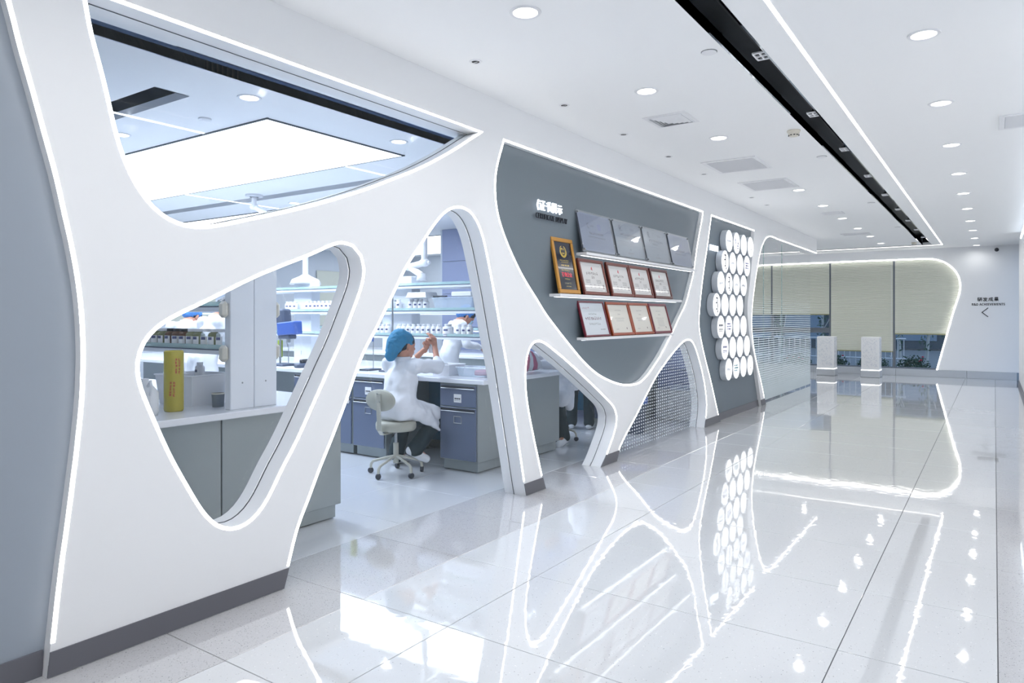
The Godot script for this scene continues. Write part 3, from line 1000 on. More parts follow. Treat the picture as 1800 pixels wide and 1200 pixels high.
	lathe(d, [Vector2(0.042, 0.02), Vector2(0.04, 0.035), Vector2(0.03, 0.05), Vector2(0.015, 0.058), Vector2(0, 0.06)], Transform3D(Basis(Vector3.RIGHT, PI / 2), Vector3.ZERO), 20)
	obj("dome", d, M.dark, cm)


# ---------------------------------------------------------------- on and in the ceiling
func build_ceiling_things():
	# long LED line along the corridor, then across the lobby
	var lines := [[Vector3(-0.95, TOP, 4.0), Vector3(-0.95, TOP, -18.2)], [Vector3(-0.95, TOP, -18.2), Vector3(-9.0, TOP, -18.2)]]
	var says := ["straight white LED line running down the corridor ceiling", "white LED line crossing the ceiling in front of the end wall"]
	for i in 2:
		var a: Vector3 = lines[i][0]
		var b: Vector3 = lines[i][1]
		var t := thing("led_line", says[i], "light strip", (a + b) / 2)
		var n := 6 if i == 0 else 2
		for k in n:
			var p := a.lerp(b, float(k) / n) - t.position
			var q := a.lerp(b, float(k + 1) / n) - t.position
			var s := st()
			box(s, (p + q) / 2 + Vector3(0, 0.0042, 0), Vector3(maxf(absf(q.x - p.x), 0.022), 0.01, maxf(absf(q.z - p.z), 0.022)))
			obj("lamp_strip", s, M.led, t)
	# downlights
	var ring := st()
	turned(ring, [Vector2(0.064, 0.0), Vector2(0.066, -0.006), Vector2(0.082, -0.006), Vector2(0.085, -0.001), Vector2(0.085, 0.004)], Transform3D.IDENTITY, 28)
	var ring_m := mesh_of(ring, M.plastic_white)
	var disc := st()
	turned(disc, [Vector2(0.0, -0.001), Vector2(0.065, -0.001), Vector2(0.065, 0.003), Vector2(0, 0.003)], Transform3D.IDENTITY, 28)
	var disc_m := mesh_of(disc, M.lamp)
	var zl := [-2.9, -1.4, 0.15, 1.55, 3.08, 4.64, 6.22, 9.34, 10.85, 12.42, 13.97, 15.5, 17.1]
	var zr := [-3.0, -1.5, 0.0, 1.5, 3.05, 4.6, 6.15, 7.7, 9.28, 10.8, 12.35, 13.95, 15.5, 17.05, 18.75]
	var where := []
	var nth := ["nearest", "second", "third", "fourth", "fifth", "sixth", "seventh", "eighth", "ninth", "tenth", "eleventh", "twelfth"]
	for z in zl:
		where.append([Vector3(-2.03, TOP, -z), "downlight beside the white wall, before the part in view" if z < 3.0 else "%s downlight in view of the row beside the white wall" % nth[zl.find(z) - 4], "downlights beside the white wall", DOWNLIGHT, Color(1.0, 0.99, 0.98)])
	for z in zr:
		where.append([Vector3(-0.33, TOP, -z), "downlight right of the LED line, before the part in view" if z < 4.0 else "%s downlight in view of the row right of the ceiling LED line" % nth[zr.find(z) - 5], "downlights right of the LED line", DOWNLIGHT * (0.3 if z > 18.0 else 1.0), Color(1.0, 0.99, 0.98)])
	for x in [-4.48, -6.32, -8.1]:
		for z in [-0.2, 1.4, 3.14, 4.7 if x > -5 else 6.4, 7.8 if x < -5 else 6.3]:
			where.append([Vector3(x, TOP, -z), "%s downlight of the laboratory row %s" % [{-0.2: "nearest", 1.4: "second", 3.14: "third", 4.7: "fourth", 6.4: "fourth", 7.8: "fifth", 6.3: "fifth"}[z], "beside the glass" if x > -5.0 else "along the middle" if x > -7.0 else "deepest inside"], "laboratory downlights", DOWNLIGHT * 0.5, Color(0.88, 0.93, 1.0)])
	for x in [-4.6, -6.4]:
		for z in [11.4, 13.4]:
			where.append([Vector3(x, TOP, -z), "%s downlight over the glass office, %s side" % ["near" if z < 12 else "far", "corridor" if x > -5 else "inner"], "office downlights", DOWNLIGHT * 0.7, Color(0.96, 0.98, 1.0)])
	for x in [-3.6, -5.2, -6.8]:
		where.append([Vector3(x, TOP, -17.1), "%s downlight of the lobby row past the glass office" % {-3.6: "right", -5.2: "middle", -6.8: "left"}[x], "lobby downlights", DOWNLIGHT * 2.3, Color(1.0, 0.99, 0.98)])
	for w in where:
		var t := thing("downlight", w[1], "downlight", w[0], 0.0, w[2])
		inst("trim_ring", ring_m, t)
		inst("lamp", disc_m, t)
		var l := SpotLight3D.new()
		l.name = "lamp_light"
		l.spot_angle = 84.0
		l.spot_angle_attenuation = 0.8
		l.light_energy = w[3]
		l.light_color = w[4]
		l.light_size = 0.03
		l.spot_range = 30.0
		l.spot_attenuation = 2.0
		l.shadow_enabled = true
		t.add_child(l)
		l.position = Vector3(0, -0.02, 0)
		l.rotation.x = -PI / 2
	# small dark recessed spots near the wall
	for z in [3.5, 4.6, 5.63, 6.66, 7.7, 9.57, 10.34]:
		var t := thing("recessed_spot", "%s small dark recessed spot in the ceiling close to the white wall" % {3.5: "nearest", 4.6: "second", 5.63: "third", 6.66: "fourth", 7.7: "fifth", 9.57: "sixth", 10.34: "farthest"}[z], "spotlight", Vector3(-2.68, TOP, -z), 0.0, "dark recessed spots")
		var s := st()
		turned(s, [Vector2(0.024, 0.0), Vector2(0.026, -0.004), Vector2(0.038, -0.004), Vector2(0.04, 0.0)], Transform3D.IDENTITY, 20)
		obj("ring", s, M.plastic_white, t)
		s = st()
		turned(s, [Vector2(0, -0.002), Vector2(0.026, -0.002), Vector2(0.026, 0.002)], Transform3D.IDENTITY, 20)
		obj("recess", s, M.black, t)
		s = st()
		box(s, Vector3(0, -0.004, 0), Vector3(0.03, 0.004, 0.008), 0.001)
		obj("blade", s, M.metal, t)
	# detectors and sprinklers beside the slot
	for w in [[4.17, "flat"], [6.34, "smoke"], [7.53, "flat"], [10.95, "flat"], [14.19, "flat"], [17.3, "smoke"]]:
		var t: Node3D
		var s := st()
		if w[1] == "smoke":
			t = thing("smoke_detector", "cream smoke detector beside the dark ceiling slot, the nearer one" if w[0] < 10 else "cream smoke detector at the far end of the ceiling slot", "smoke detector", Vector3(-1.42, TOP, -w[0]))
			turned(s, [Vector2(0.055, 0.0), Vector2(0.055, -0.012), Vector2(0.046, -0.018), Vector2(0.046, -0.034), Vector2(0.036, -0.05), Vector2(0, -0.052)], Transform3D.IDENTITY, 28)
			obj("body", s, M.plastic_cream, t)
			for k in 10:
				s = st()
				var an := TAU * k / 10
				box(s, Vector3(cos(an) * 0.042, -0.043, sin(an) * 0.042), Vector3(0.006, 0.007, 0.012), 0.0, Basis(Vector3.UP, -an))
				obj("vent_slot", s, M.dark, t)
		else:
			t = thing("sprinkler_cover", "%s flat white round cover in the ceiling beside the dark slot" % {4.17: "nearest", 7.53: "second", 10.95: "third", 14.19: "farthest"}[w[0]], "sprinkler", Vector3(-1.42, TOP, -w[0]), 0.0, "flat sprinkler covers")
			turned(s, [Vector2(0.045, -0.001), Vector2(0.045, -0.006), Vector2(0.04, -0.009), Vector2(0, -0.009)], Transform3D.IDENTITY, 28)
			obj("plate", s, M.plastic_white, t)
			s = st()
			turned(s, [Vector2(0.048, -0.0005), Vector2(0.048, -0.002), Vector2(0.04, -0.002)], Transform3D.IDENTITY, 28)
			obj("shadow_gap", s, M.gasket, t)
	# square diffuser with a stepped pyramid
	var df := thing("square_air_diffuser", "small square white air diffuser with stepped fins near the certificate panel", "air vent", Vector3(-2.16, TOP, -5.43))
	var s1 := st()
	for k in 5:
		var h0: float = 0.16 - 0.03 * k
		var y0: float = -0.004 - 0.006 * k
		for e in 4:
			var ba := Basis(Vector3.UP, e * PI / 2)
			s1.set_smooth_group(-1)
			var o0 := ba * Vector3(-h0, y0 + 0.006, h0)
			var o1 := ba * Vector3(h0, y0 + 0.006, h0)
			var i1 := ba * Vector3(h0 - 0.024, y0 - 0.006, h0 - 0.024)
			var i0 := ba * Vector3(-h0 + 0.024, y0 - 0.006, h0 - 0.024)
			quad_out(s1, o0, o1, i1, i0, Vector3(0, 0.4, 0))
	obj("fins", s1, M.plastic_white, df)
	s1 = st()
	box(s1, Vector3(0, 0.001, 0), Vector3(0.36, 0.008, 0.36), 0.002)
	obj("frame", s1, M.plastic_white, df)
	s1 = st()
	box(s1, Vector3(0, -0.0045, 0), Vector3(0.29, 0.004, 0.29))
	obj("throat", s1, M.grille, df)
	# rectangular return grilles
	var gr := [[Vector3(-2.235, TOP, -7.44), 0.56, 0.66, "nearer of the two large rectangular ceiling grilles"], [Vector3(-2.25, TOP, -8.76), 0.56, 0.66, "farther of the two large rectangular ceiling grilles"], [Vector3(-2.05, TOP, -11.7), 0.3, 0.3, "small square grille farther down the ceiling"], [Vector3(-2.2, TOP, -14.9), 0.5, 0.35, "small rectangular grille near the glass office"], [Vector3(0.16, TOP, -7.05), 0.26, 0.5, "white ceiling grille at the right edge by the wall"]]
	for g in gr:
		var t := thing("ceiling_grille", g[3], "air vent", g[0], 0.0, "ceiling grilles")
		var w: float = g[1]
		var d: float = g[2]
		for e in [[0, d / 2 - 0.02, w, 0.04], [0, -d / 2 + 0.02, w, 0.04], [w / 2 - 0.02, 0, 0.04, d - 0.08], [-w / 2 + 0.02, 0, 0.04, d - 0.08]]:
			var s := st()
			box(s, Vector3(e[0], -0.003, e[1]), Vector3(e[2], 0.012, e[3]), 0.003)
			obj("frame_bar", s, M.plastic_white, t)
		var s := st()
		box(s, Vector3(0, 0.0, 0), Vector3(w - 0.08, 0.004, d - 0.08))
		obj("backing", s, M.grille, t)
		var n := int((d - 0.1) / 0.022)
		for k in n:
			s = st()
			box(s, Vector3(0, -0.005, -d / 2 + 0.055 + k * (d - 0.11) / (n - 1)), Vector3(w - 0.085, 0.008, 0.015), 0.001, Basis(Vector3.RIGHT, 0.3))
			obj("slat", s, M.plastic_white, t)
	# lamp modules inside the slot
	var sz := [4.47, 5.99, 7.42, 8.97, 10.48, 12.0, 13.5, 15.0, 16.5]
	for z in sz:
		var t := thing("slot_spot_module", "%s white four-hole spotlight module in the dark ceiling slot" % nth[sz.find(z)], "spotlight", Vector3(-1.19, TOP + 0.02, -z), 0.0, "spotlight modules in the ceiling slot")
		var s := st()
		for e in [[0, 0.062, 0.085, 0.014], [0, -0.062, 0.085, 0.014], [0.038, 0, 0.012, 0.11], [-0.038, 0, 0.012, 0.11], [0, 0, 0.012, 0.11], [0, 0, 0.065, 0.012]]:
			box(s, Vector3(e[0], 0, e[1]), Vector3(e[2], 0.012, e[3]), 0.002)
		obj("frame", s, M.plastic_white, t)
		for ix in [-0.019, 0.019]:
			for iz in [-0.03, 0.03]:
				s = st()
				lathe(s, [Vector2(0.012, 0.02), Vector2(0.016, 0.004), Vector2(0.0, 0.012)], Transform3D(Basis.IDENTITY, Vector3(ix, 0, iz)), 12)
				obj("lens", s, M.dark, t)
		s = st()
		box(s, Vector3(0, 0.11, 0), Vector3(0.02, 0.19, 0.02))
		obj("hanger", s, M.dark, t)
	# cove light at the top of the right-hand wall
	var t2 := thing("cove_light", "pale glowing cove along the top of the right-hand wall", "light strip", Vector3(0.41, 2.9, -9.0))
	for k in 4:
		var s := st()
		box(s, Vector3(0, 0, 8.0 - 4.25 * k - 0.5), Vector3(0.02, 0.05, 4.2), 0.004)
		obj("lamp_strip", s, M.led_soft, t2)
	# two LED lines on the right-hand wall, seen only mirrored in the glass
	for e in [[Vector3(0.416, 2.6, -4.69), Vector3(0.416, 0.12, -5.85), "leaning LED line on the right-hand wall, mirrored in the triangular window"], [Vector3(0.416, 2.2, -5.9), Vector3(0.416, 0.1, -6.69), "leaning LED line on the right-hand wall, mirrored in the tall opening"]]:
		var a: Vector3 = e[0]
		var b: Vector3 = e[1]
		var o := thing("led_strip", e[2], "light strip", (a + b) / 2)
		var s := st()
		var dirv := (b - a).normalized()
		box(s, Vector3.ZERO, Vector3(0.008, 0.022, a.distance_to(b)), 0.0, Basis(Vector3.RIGHT, dirv.cross(Vector3.RIGHT).normalized(), dirv).orthonormalized())
		obj("lamp_strip", s, M.led, o)
	# laboratory ceiling: lit panels, thin LED lines
	var pn := [[Vector3(-8.86, TOP, -4.33), 8.08, 1.58, "large bright ceiling panel over the laboratory aisle behind the upper window"], [Vector3(-8.86, TOP, -7.4), 8.08, 1.5, "bright ceiling panel over the farther laboratory aisle"], [Vector3(-10.6, TOP, -12.0), 3.6, 3.0, "bright ceiling panel deep in the laboratory past the clad partition"]]
	for p in pn:
		var t := thing("ceiling_light_panel", p[3], "ceiling light", p[0], 0.0, "lit laboratory ceiling panels")
		var s := st()
		box(s, Vector3(0, -0.004, 0), Vector3(p[1], 0.01, p[2]))
		obj("lamp_sheet", s, M.lab_panel, t)
		for e in [[0, p[2] / 2, p[1] + 0.03, 0.016], [0, -p[2] / 2, p[1] + 0.03, 0.016], [p[1] / 2, 0, 0.016, p[2]], [-p[1] / 2, 0, 0.016, p[2]]]:
			s = st()
			box(s, Vector3(e[0], -0.004, e[1]), Vector3(e[2], 0.014, e[3]))
			obj("frame_bar", s, M.gasket, t)
	for e in [[-5.67, 0.0, 3.53], [-5.67, 5.13, 9.8], [-8.7, 5.13, 6.6], [-8.7, 0.0, 3.53]]:
		var s := st()
		box(s, Vector3(0, -0.003, 0), Vector3(0.022, 0.008, e[2] - e[1] - 0.02))
		var o := obj("led_line", s, M.led_soft)
		o.position = Vector3(e[0], TOP, -(e[1] + e[2]) / 2)
		tag(o, "thin LED line in the laboratory ceiling, %s the bright panel, %s" % ["before" if e[1] < 1.0 else "beyond", "nearer the glass" if e[0] > -6 else "deeper inside"], "light strip", "thin laboratory LED lines")
	var sd := st()
	turned(sd, [Vector2(0.05, 0.0), Vector2(0.05, -0.012), Vector2(0.03, -0.02), Vector2(0, -0.021)], Transform3D.IDENTITY, 24)
	var so := obj("sprinkler_cover", sd, M.plastic_white)
	so.position = Vector3(-5.25, TOP, -3.27)
	tag(so, "flat round cover in the laboratory ceiling beside the bright panel", "sprinkler")


# ---------------------------------------------------------------- printing on paper
func dab(im: Image, x: float, y: float, w: float, h: float, c: Color):
	im.fill_rect(Rect2i(int(x), int(y), maxi(int(w), 1), maxi(int(h), 1)), c)

func rows_of_print(im: Image, x0: float, x1: float, y: float, h: float, c: Color, r: RandomNumberGenerator):
	# a line of characters too small to read: short strokes in square cells
	var x := x0
	while x + h <= x1:
		for k in 3:
			dab(im, x, y + h * r.randf() * 0.85, h * r.randf_range(0.5, 0.9), h * 0.14, c)
		dab(im, x + h * r.randf_range(0.1, 0.7), y, h * 0.14, h * 0.95, c)
		dab(im, x + h * r.randf_range(0.1, 0.7), y + h * 0.3, h * 0.12, h * 0.6, c)
		x += h * 1.1

func line_on(im: Image, a: Vector2, b: Vector2, w: float, c: Color):
	var n := int(a.distance_to(b)) + 1
	for i in n + 1:
		var p := a.lerp(b, float(i) / n)
		dab(im, p.x - w / 2, p.y - w / 2, w, w, c)

func char_on(im: Image, glyph: String, at: Vector2, size: float, w: float, c: Color):
	for line in GLYPH[glyph].split(";"):
		var pts := []
		for p in line.split(" "):
			var q: PackedStringArray = p.split(",")
			pts.append(at + Vector2(float(q[0]), 10.0 - float(q[1])) * size / 10.0)
		for i in pts.size() - 1:
			line_on(im, pts[i], pts[i + 1], w, c)

func ring_on(im: Image, c: Vector2, r: float, w: float, col: Color, a0 := 0.0, a1 := TAU):
	for i in 80:
		var t: float = lerpf(a0, a1, i / 79.0)
		dab(im, c.x + cos(t) * r - w / 2, c.y + sin(t) * r - w / 2, w, w, col)

func printed(im: Image, rough := 0.35) -> StandardMaterial3D:
	im.generate_mipmaps()
	var m := mat(Color.WHITE, rough)
	m.albedo_texture = ImageTexture.create_from_image(im)
	m.clearcoat_enabled = true
	m.clearcoat = 0.35
	m.clearcoat_roughness = 0.03
	return m

# a flat sheet facing local +z, its lower edge at y0
func sheet(w: float, h: float, y0: float, z: float) -> SurfaceTool:
	var s := st()
	var p := [Vector3(-w / 2, y0, z), Vector3(w / 2, y0, z), Vector3(w / 2, y0 + h, z), Vector3(-w / 2, y0 + h, z)]
	var uv := [Vector2(0, 1), Vector2(1, 1), Vector2(1, 0), Vector2(0, 0)]
	for i in [0, 2, 1, 0, 3, 2]:
		s.set_uv(uv[i])
		s.add_vertex(p[i])
	return s

func leaning(o: Node3D, x: float, y: float, z: float, tilt: float):
	o.transform = Transform3D(on_wall(0.0).basis * Basis(Vector3.RIGHT, -tilt), Vector3(x, y, -z))

func framed(label: String, z: float, y: float, w: float, h: float, tilt: float, bar: float, wood: Material, paper: Material, group: String) -> Node3D:
	var t := thing("framed_certificate", label, "framed certificate", Vector3.ZERO, 0.0, group)
	leaning(t, -2.972, y + 0.0065, z, tilt)
	for e in [[0, bar / 2, w, bar], [0, h - bar / 2, w, bar], [-w / 2 + bar / 2, h / 2, bar, h - 2 * bar], [w / 2 - bar / 2, h / 2, bar, h - 2 * bar]]:
		var s := st()
		box(s, Vector3(e[0], e[1], -0.012), Vector3(e[2], e[3], 0.024), 0.004)
		obj("frame_bar", s, wood, t)
	var s2 := st()
	box(s2, Vector3(0, h / 2, -0.02), Vector3(w - 0.004, h - 0.004, 0.008))
	obj("backing", s2, M.backing, t)
	obj("paper", sheet(w - 2 * bar + 0.002, h - 2 * bar + 0.002, bar - 0.001, -0.010), paper, t)
	s2 = st()
	box(s2, Vector3(w * 0.25, h * 0.35, -0.04), Vector3(0.05, h * 0.65, 0.004), 0.0, Basis(Vector3.RIGHT, -0.09))
	obj("easel_back", s2, M.backing, t)
	return t

func build_show_panel():
	# lit sign
	var sg := thing("panel_sign", "glowing white Chinese sign with dark English line on the certificate panel", "sign", Vector3.ZERO)
	var names := ["zheng", "shu", "zhan", "shi"]
	for i in 4:
		var g := st()
		strokes(g, names[i], on_wall(-3.052), Vector2(4.83 + 0.093 * i, 2.268), 0.086, 0.0085, 0.012)
		obj("lit_character", g, M.sign_glow, sg)
	var bk := st()
	strip(bk, PackedVector2Array([Vector2(4.815, 2.352), Vector2(4.806, 2.33), Vector2(4.799, 2.31), Vector2(4.806, 2.29), Vector2(4.815, 2.268)]), false, on_wall(-3.052), -0.005, 0.005, 0.0, 0.012)
	obj("lit_bracket", bk, M.sign_glow, sg)
	lettering("english_line", "CERTIFICATE DISPLAY", 0.043, 0.008, on_wall(0.0), Vector3(5.025, 2.222, -3.045), 0.50, M.ink, sg, "Droid Sans", 400)
	# shelves
	var sh := [[5.477, 8.25, 1.974, "top white shelf carrying the acrylic certificates"], [5.018, 7.766, 1.595, "middle white shelf carrying the gold plaque and brown frames"], [5.487, 7.52, 1.218, "bottom white shelf carrying the red-brown frames"]]
	for e in sh:
		var t := thing("display_shelf", e[3], "shelf", Vector3((-3.07 - 2.96) / 2, e[2] - 0.0125, -(e[0] + e[1]) / 2), 0.0, "shelves on the certificate panel")
		var s := st()
		box(s, Vector3.ZERO, Vector3(0.11, 0.025, e[1] - e[0]), 0.003)
		obj("board", s, M.plastic_white, t)
		s = st()
		box(s, Vector3(-0.015, -0.014, 0), Vector3(0.02, 0.004, e[1] - e[0] - 0.06))
		obj("led_lamp", s, glow(Color(0.95, 0.98, 1.0), 2.2), t)
	# acrylic certificates
	var r := RandomNumberGenerator.new()
	r.seed = 21
	var ac := [[5.785, "acrylic certificate plaque, leftmost on the top shelf, with two round emblems"], [6.479, "acrylic certificate plaque, second on the top shelf"], [7.17, "acrylic certificate plaque, third on the top shelf"], [7.874, "acrylic certificate plaque, rightmost on the top shelf"]]
	for i in 4:
		var w := 0.66
		var h := 0.385
		var t := thing("acrylic_certificate", ac[i][1], "certificate", Vector3.ZERO, 0.0, "acrylic certificates on the top shelf")
		leaning(t, -2.972, 1.983, ac[i][0], 0.21)
		var s := st()
		box(s, Vector3(0, h / 2, -0.005), Vector3(w, h, 0.006), 0.002)
		obj("front_sheet", s, M.acrylic, t)
		s = st()
		box(s, Vector3(0, h / 2, -0.02), Vector3(w, h, 0.006), 0.002)
		obj("rear_sheet", s, M.acrylic, t)
		var im := Image.create(330, 192, true, Image.FORMAT_RGB8)
		im.fill(rgb(122, 136, 152) if i in [1, 2] else rgb(106, 121, 152))
		var ink := rgb(26, 34, 60)
		var edge := rgb(128, 140, 172)
		if i in [0, 3]:
			for e in [[0, 0, 330, 7], [0, 185, 330, 7], [0, 0, 7, 192], [323, 0, 7, 192]]:
				dab(im, e[0], e[1], e[2], e[3], edge)
			ring_on(im, Vector2(200, 62), 15, 4, rgb(84, 96, 160))
			ring_on(im, Vector2(200, 62), 8, 5, rgb(84, 96, 160))
			rows_of_print(im, 110, 150, 56, 12, ink, r)
			ring_on(im, Vector2(92, 62), 12, 2, ink, 1.0, 5.0)
			rows_of_print(im, 90, 240, 92, 15, ink, r)
			rows_of_print(im, 76, 256, 114, 10, ink, r)
			for k in 3:
				rows_of_print(im, 50, 275, 134 + 11 * k, 6, rgb(90, 102, 128), r)
		else:
			ring_on(im, Vector2(80, 30), 10, 3, ink)
			rows_of_print(im, 70, 110, 44, 7, ink, r)
			rows_of_print(im, 205, 255, 26, 13, ink, r)
			rows_of_print(im, 75, 275, 62, 15, ink, r)
			rows_of_print(im, 120, 210, 82, 14, ink, r)
			for k in 3:
				rows_of_print(im, 62, 270, 106 + 10 * k, 6, rgb(84, 92, 112), r)
			rows_of_print(im, 130, 200, 166, 9, rgb(40, 46, 60), r)
			ring_on(im, Vector2(165, 150), 4, 2, ink)
		obj("print", sheet(w - 0.03, h - 0.03, 0.015, -0.0125), printed(im, 0.2), t)
		for cx in [-1, 1]:
			for cy in [0, 1]:
				s = st()
				turned(s, [Vector2(0, 0.006), Vector2(0.007, 0.006), Vector2(0.009, 0.003), Vector2(0.009, -0.028), Vector2(0, -0.028)], Transform3D(Basis(Vector3.RIGHT, PI / 2), Vector3(cx * (w / 2 - 0.018), 0.02 + cy * (h - 0.04), 0)), 12)
				obj("stud", s, M.metal, t)
	# gold plaque
	var im2 := Image.create(192, 288, true, Image.FORMAT_RGB8)
	im2.fill(rgb(14, 22, 44))
	var y2 := rgb(226, 196, 88)
	ring_on(im2, Vector2(96, 58), 34, 4, y2, -1.2, 4.35)
	ring_on(im2, Vector2(96, 58), 26, 3, y2, -0.9, 4.1)
	for k in 14:
		var a := 0.0 + k * PI / 13.0
		line_on(im2, Vector2(96 + cos(a) * 26, 58 + sin(a) * 26), Vector2(96 + cos(a) * 38, 58 + sin(a) * 36), 3, y2)
	rows_of_print(im2, 76, 118, 36, 17, y2, r)
	rows_of_print(im2, 80, 114, 60, 15, y2, r)
	rows_of_print(im2, 44, 150, 108, 9, y2, r)
	rows_of_print(im2, 56, 140, 120, 8, y2, r)
	for k in 5:
		for j in 5:
			var a := -PI / 2 + j * TAU * 2.0 / 5.0
			var b := -PI / 2 + (j + 1) * TAU * 2.0 / 5.0
			var c := Vector2(60 + k * 18, 142)
			line_on(im2, c + Vector2(cos(a), sin(a)) * 5, c + Vector2(cos(b), sin(b)) * 5, 2, y2)
	rows_of_print(im2, 44, 148, 164, 13, y2, r)
	var red := ["bai", "qiang", "qi", "ye"]
	for k in 4:
		char_on(im2, red[k], Vector2(40 + 29 * k, 184), 27, 4.4, rgb(226, 34, 62))
	rows_of_print(im2, 66, 130, 220, 9, y2, r)
	rows_of_print(im2, 60, 136, 244, 11, rgb(200, 190, 130), r)
	rows_of_print(im2, 70, 126, 264, 7, y2, r)
	framed("gold-framed navy award plaque with red characters at the left of the middle shelf", 5.218, 1.595, 0.355, 0.485, 0.19, 0.034, M.gold, printed(im2, 0.12), "")
	# brown frames of the middle shelf
	for i in 4:
		var im := Image.create(288, 192, true, Image.FORMAT_RGB8)
		im.fill(rgb(214, 214, 214))
		for e in [[8, 8, 18, 2], [8, 8, 2, 18], [262, 8, 18, 2], [278, 8, 2, 18], [8, 182, 18, 2], [8, 166, 2, 18], [262, 182, 18, 2], [278, 166, 2, 18]]:
			dab(im, e[0], e[1], e[2], e[3], rgb(120, 128, 130))
		dab(im, 30, 18, 228, 1, rgb(170, 170, 172))
		line_on(im, Vector2(144, 32), Vector2(138, 44), 7, rgb(190, 34, 50))
		line_on(im, Vector2(146, 30), Vector2(148, 48), 6, rgb(190, 34, 50))
		rows_of_print(im, 60, 228, 62, 20, rgb(96, 88, 90), r)
		rows_of_print(im, 122, 172, 88, 18, rgb(110, 100, 102), r)
		for k in 3:
			rows_of_print(im, 36, 100, 112 + 9 * k, 5, rgb(90, 90, 96), r)
			rows_of_print(im, 176, 240, 112 + 9 * k, 5, rgb(90, 90, 96), r)
		for k in 3:
			ring_on(im, Vector2(90 + 52 * k, 154), 10, 2, rgb(110, 110, 116))
		dab(im, 246, 142, 16, 26, rgb(120, 120, 124))
		dab(im, 60, 178, 170, 2, rgb(160, 160, 162))
		var z: float = [5.715, 6.265, 6.76, 7.288][i]
		framed("%s of four brown-framed certificates on the middle shelf" % ["first from the left", "second from the left", "third from the left", "last, darkest"][i], z, 1.595, 0.485, 0.335, 0.24, 0.03, M.wood if i < 3 else M.wood_dark, printed(im), "brown frames on the middle shelf")
	# frames of the bottom shelf
	for i in 4:
		var im := Image.create(288, 192, true, Image.FORMAT_RGB8)
		im.fill(rgb(206, 214, 222) if i == 0 else rgb(216, 214, 206))
		if i == 0:
			rows_of_print(im, 30, 92, 28, 11, rgb(160, 120, 132), r)
			ring_on(im, Vector2(104, 34), 7, 2, rgb(150, 60, 80), 3.2, 6.2)
			rows_of_print(im, 90, 190, 62, 11, rgb(90, 110, 110), r)
			rows_of_print(im, 40, 250, 84, 20, rgb(84, 42, 58), r)
			rows_of_print(im, 74, 214, 120, 14, rgb(70, 80, 84), r)
			rows_of_print(im, 196, 262, 156, 8, rgb(60, 66, 76), r)
		else:
			rows_of_print(im, 100, 190, 36, 8, rgb(150, 150, 150), r)
			rows_of_print(im, 126, 166, 62, 9, rgb(130, 130, 132), r)
			rows_of_print(im, 74, 214, 90, 6, rgb(150, 150, 150), r)
			for k in (7 if i == 3 else 2):
				rows_of_print(im, 90, 200, 102 + 8 * k, 4, rgb(160, 160, 160), r)
			rows_of_print(im, 60, 100, 164, 5, rgb(130, 130, 134), r)
			dab(im, 210, 156, 10, 12, rgb(90, 70, 76))
		var z: float = [5.74, 6.275, 6.772, 7.28][i]
		framed(["maroon-edged certificate at the left of the bottom shelf", "rust-brown framed certificate, second on the bottom shelf", "rust-brown framed certificate, third on the bottom shelf", "dark red framed certificate at the right of the bottom shelf"][i], z, 1.218, 0.49, 0.335, 0.27, 0.016 if i == 0 else 0.026, [M.maroon, M.rust, M.rust, M.maroon][i], printed(im), "frames on the bottom shelf")


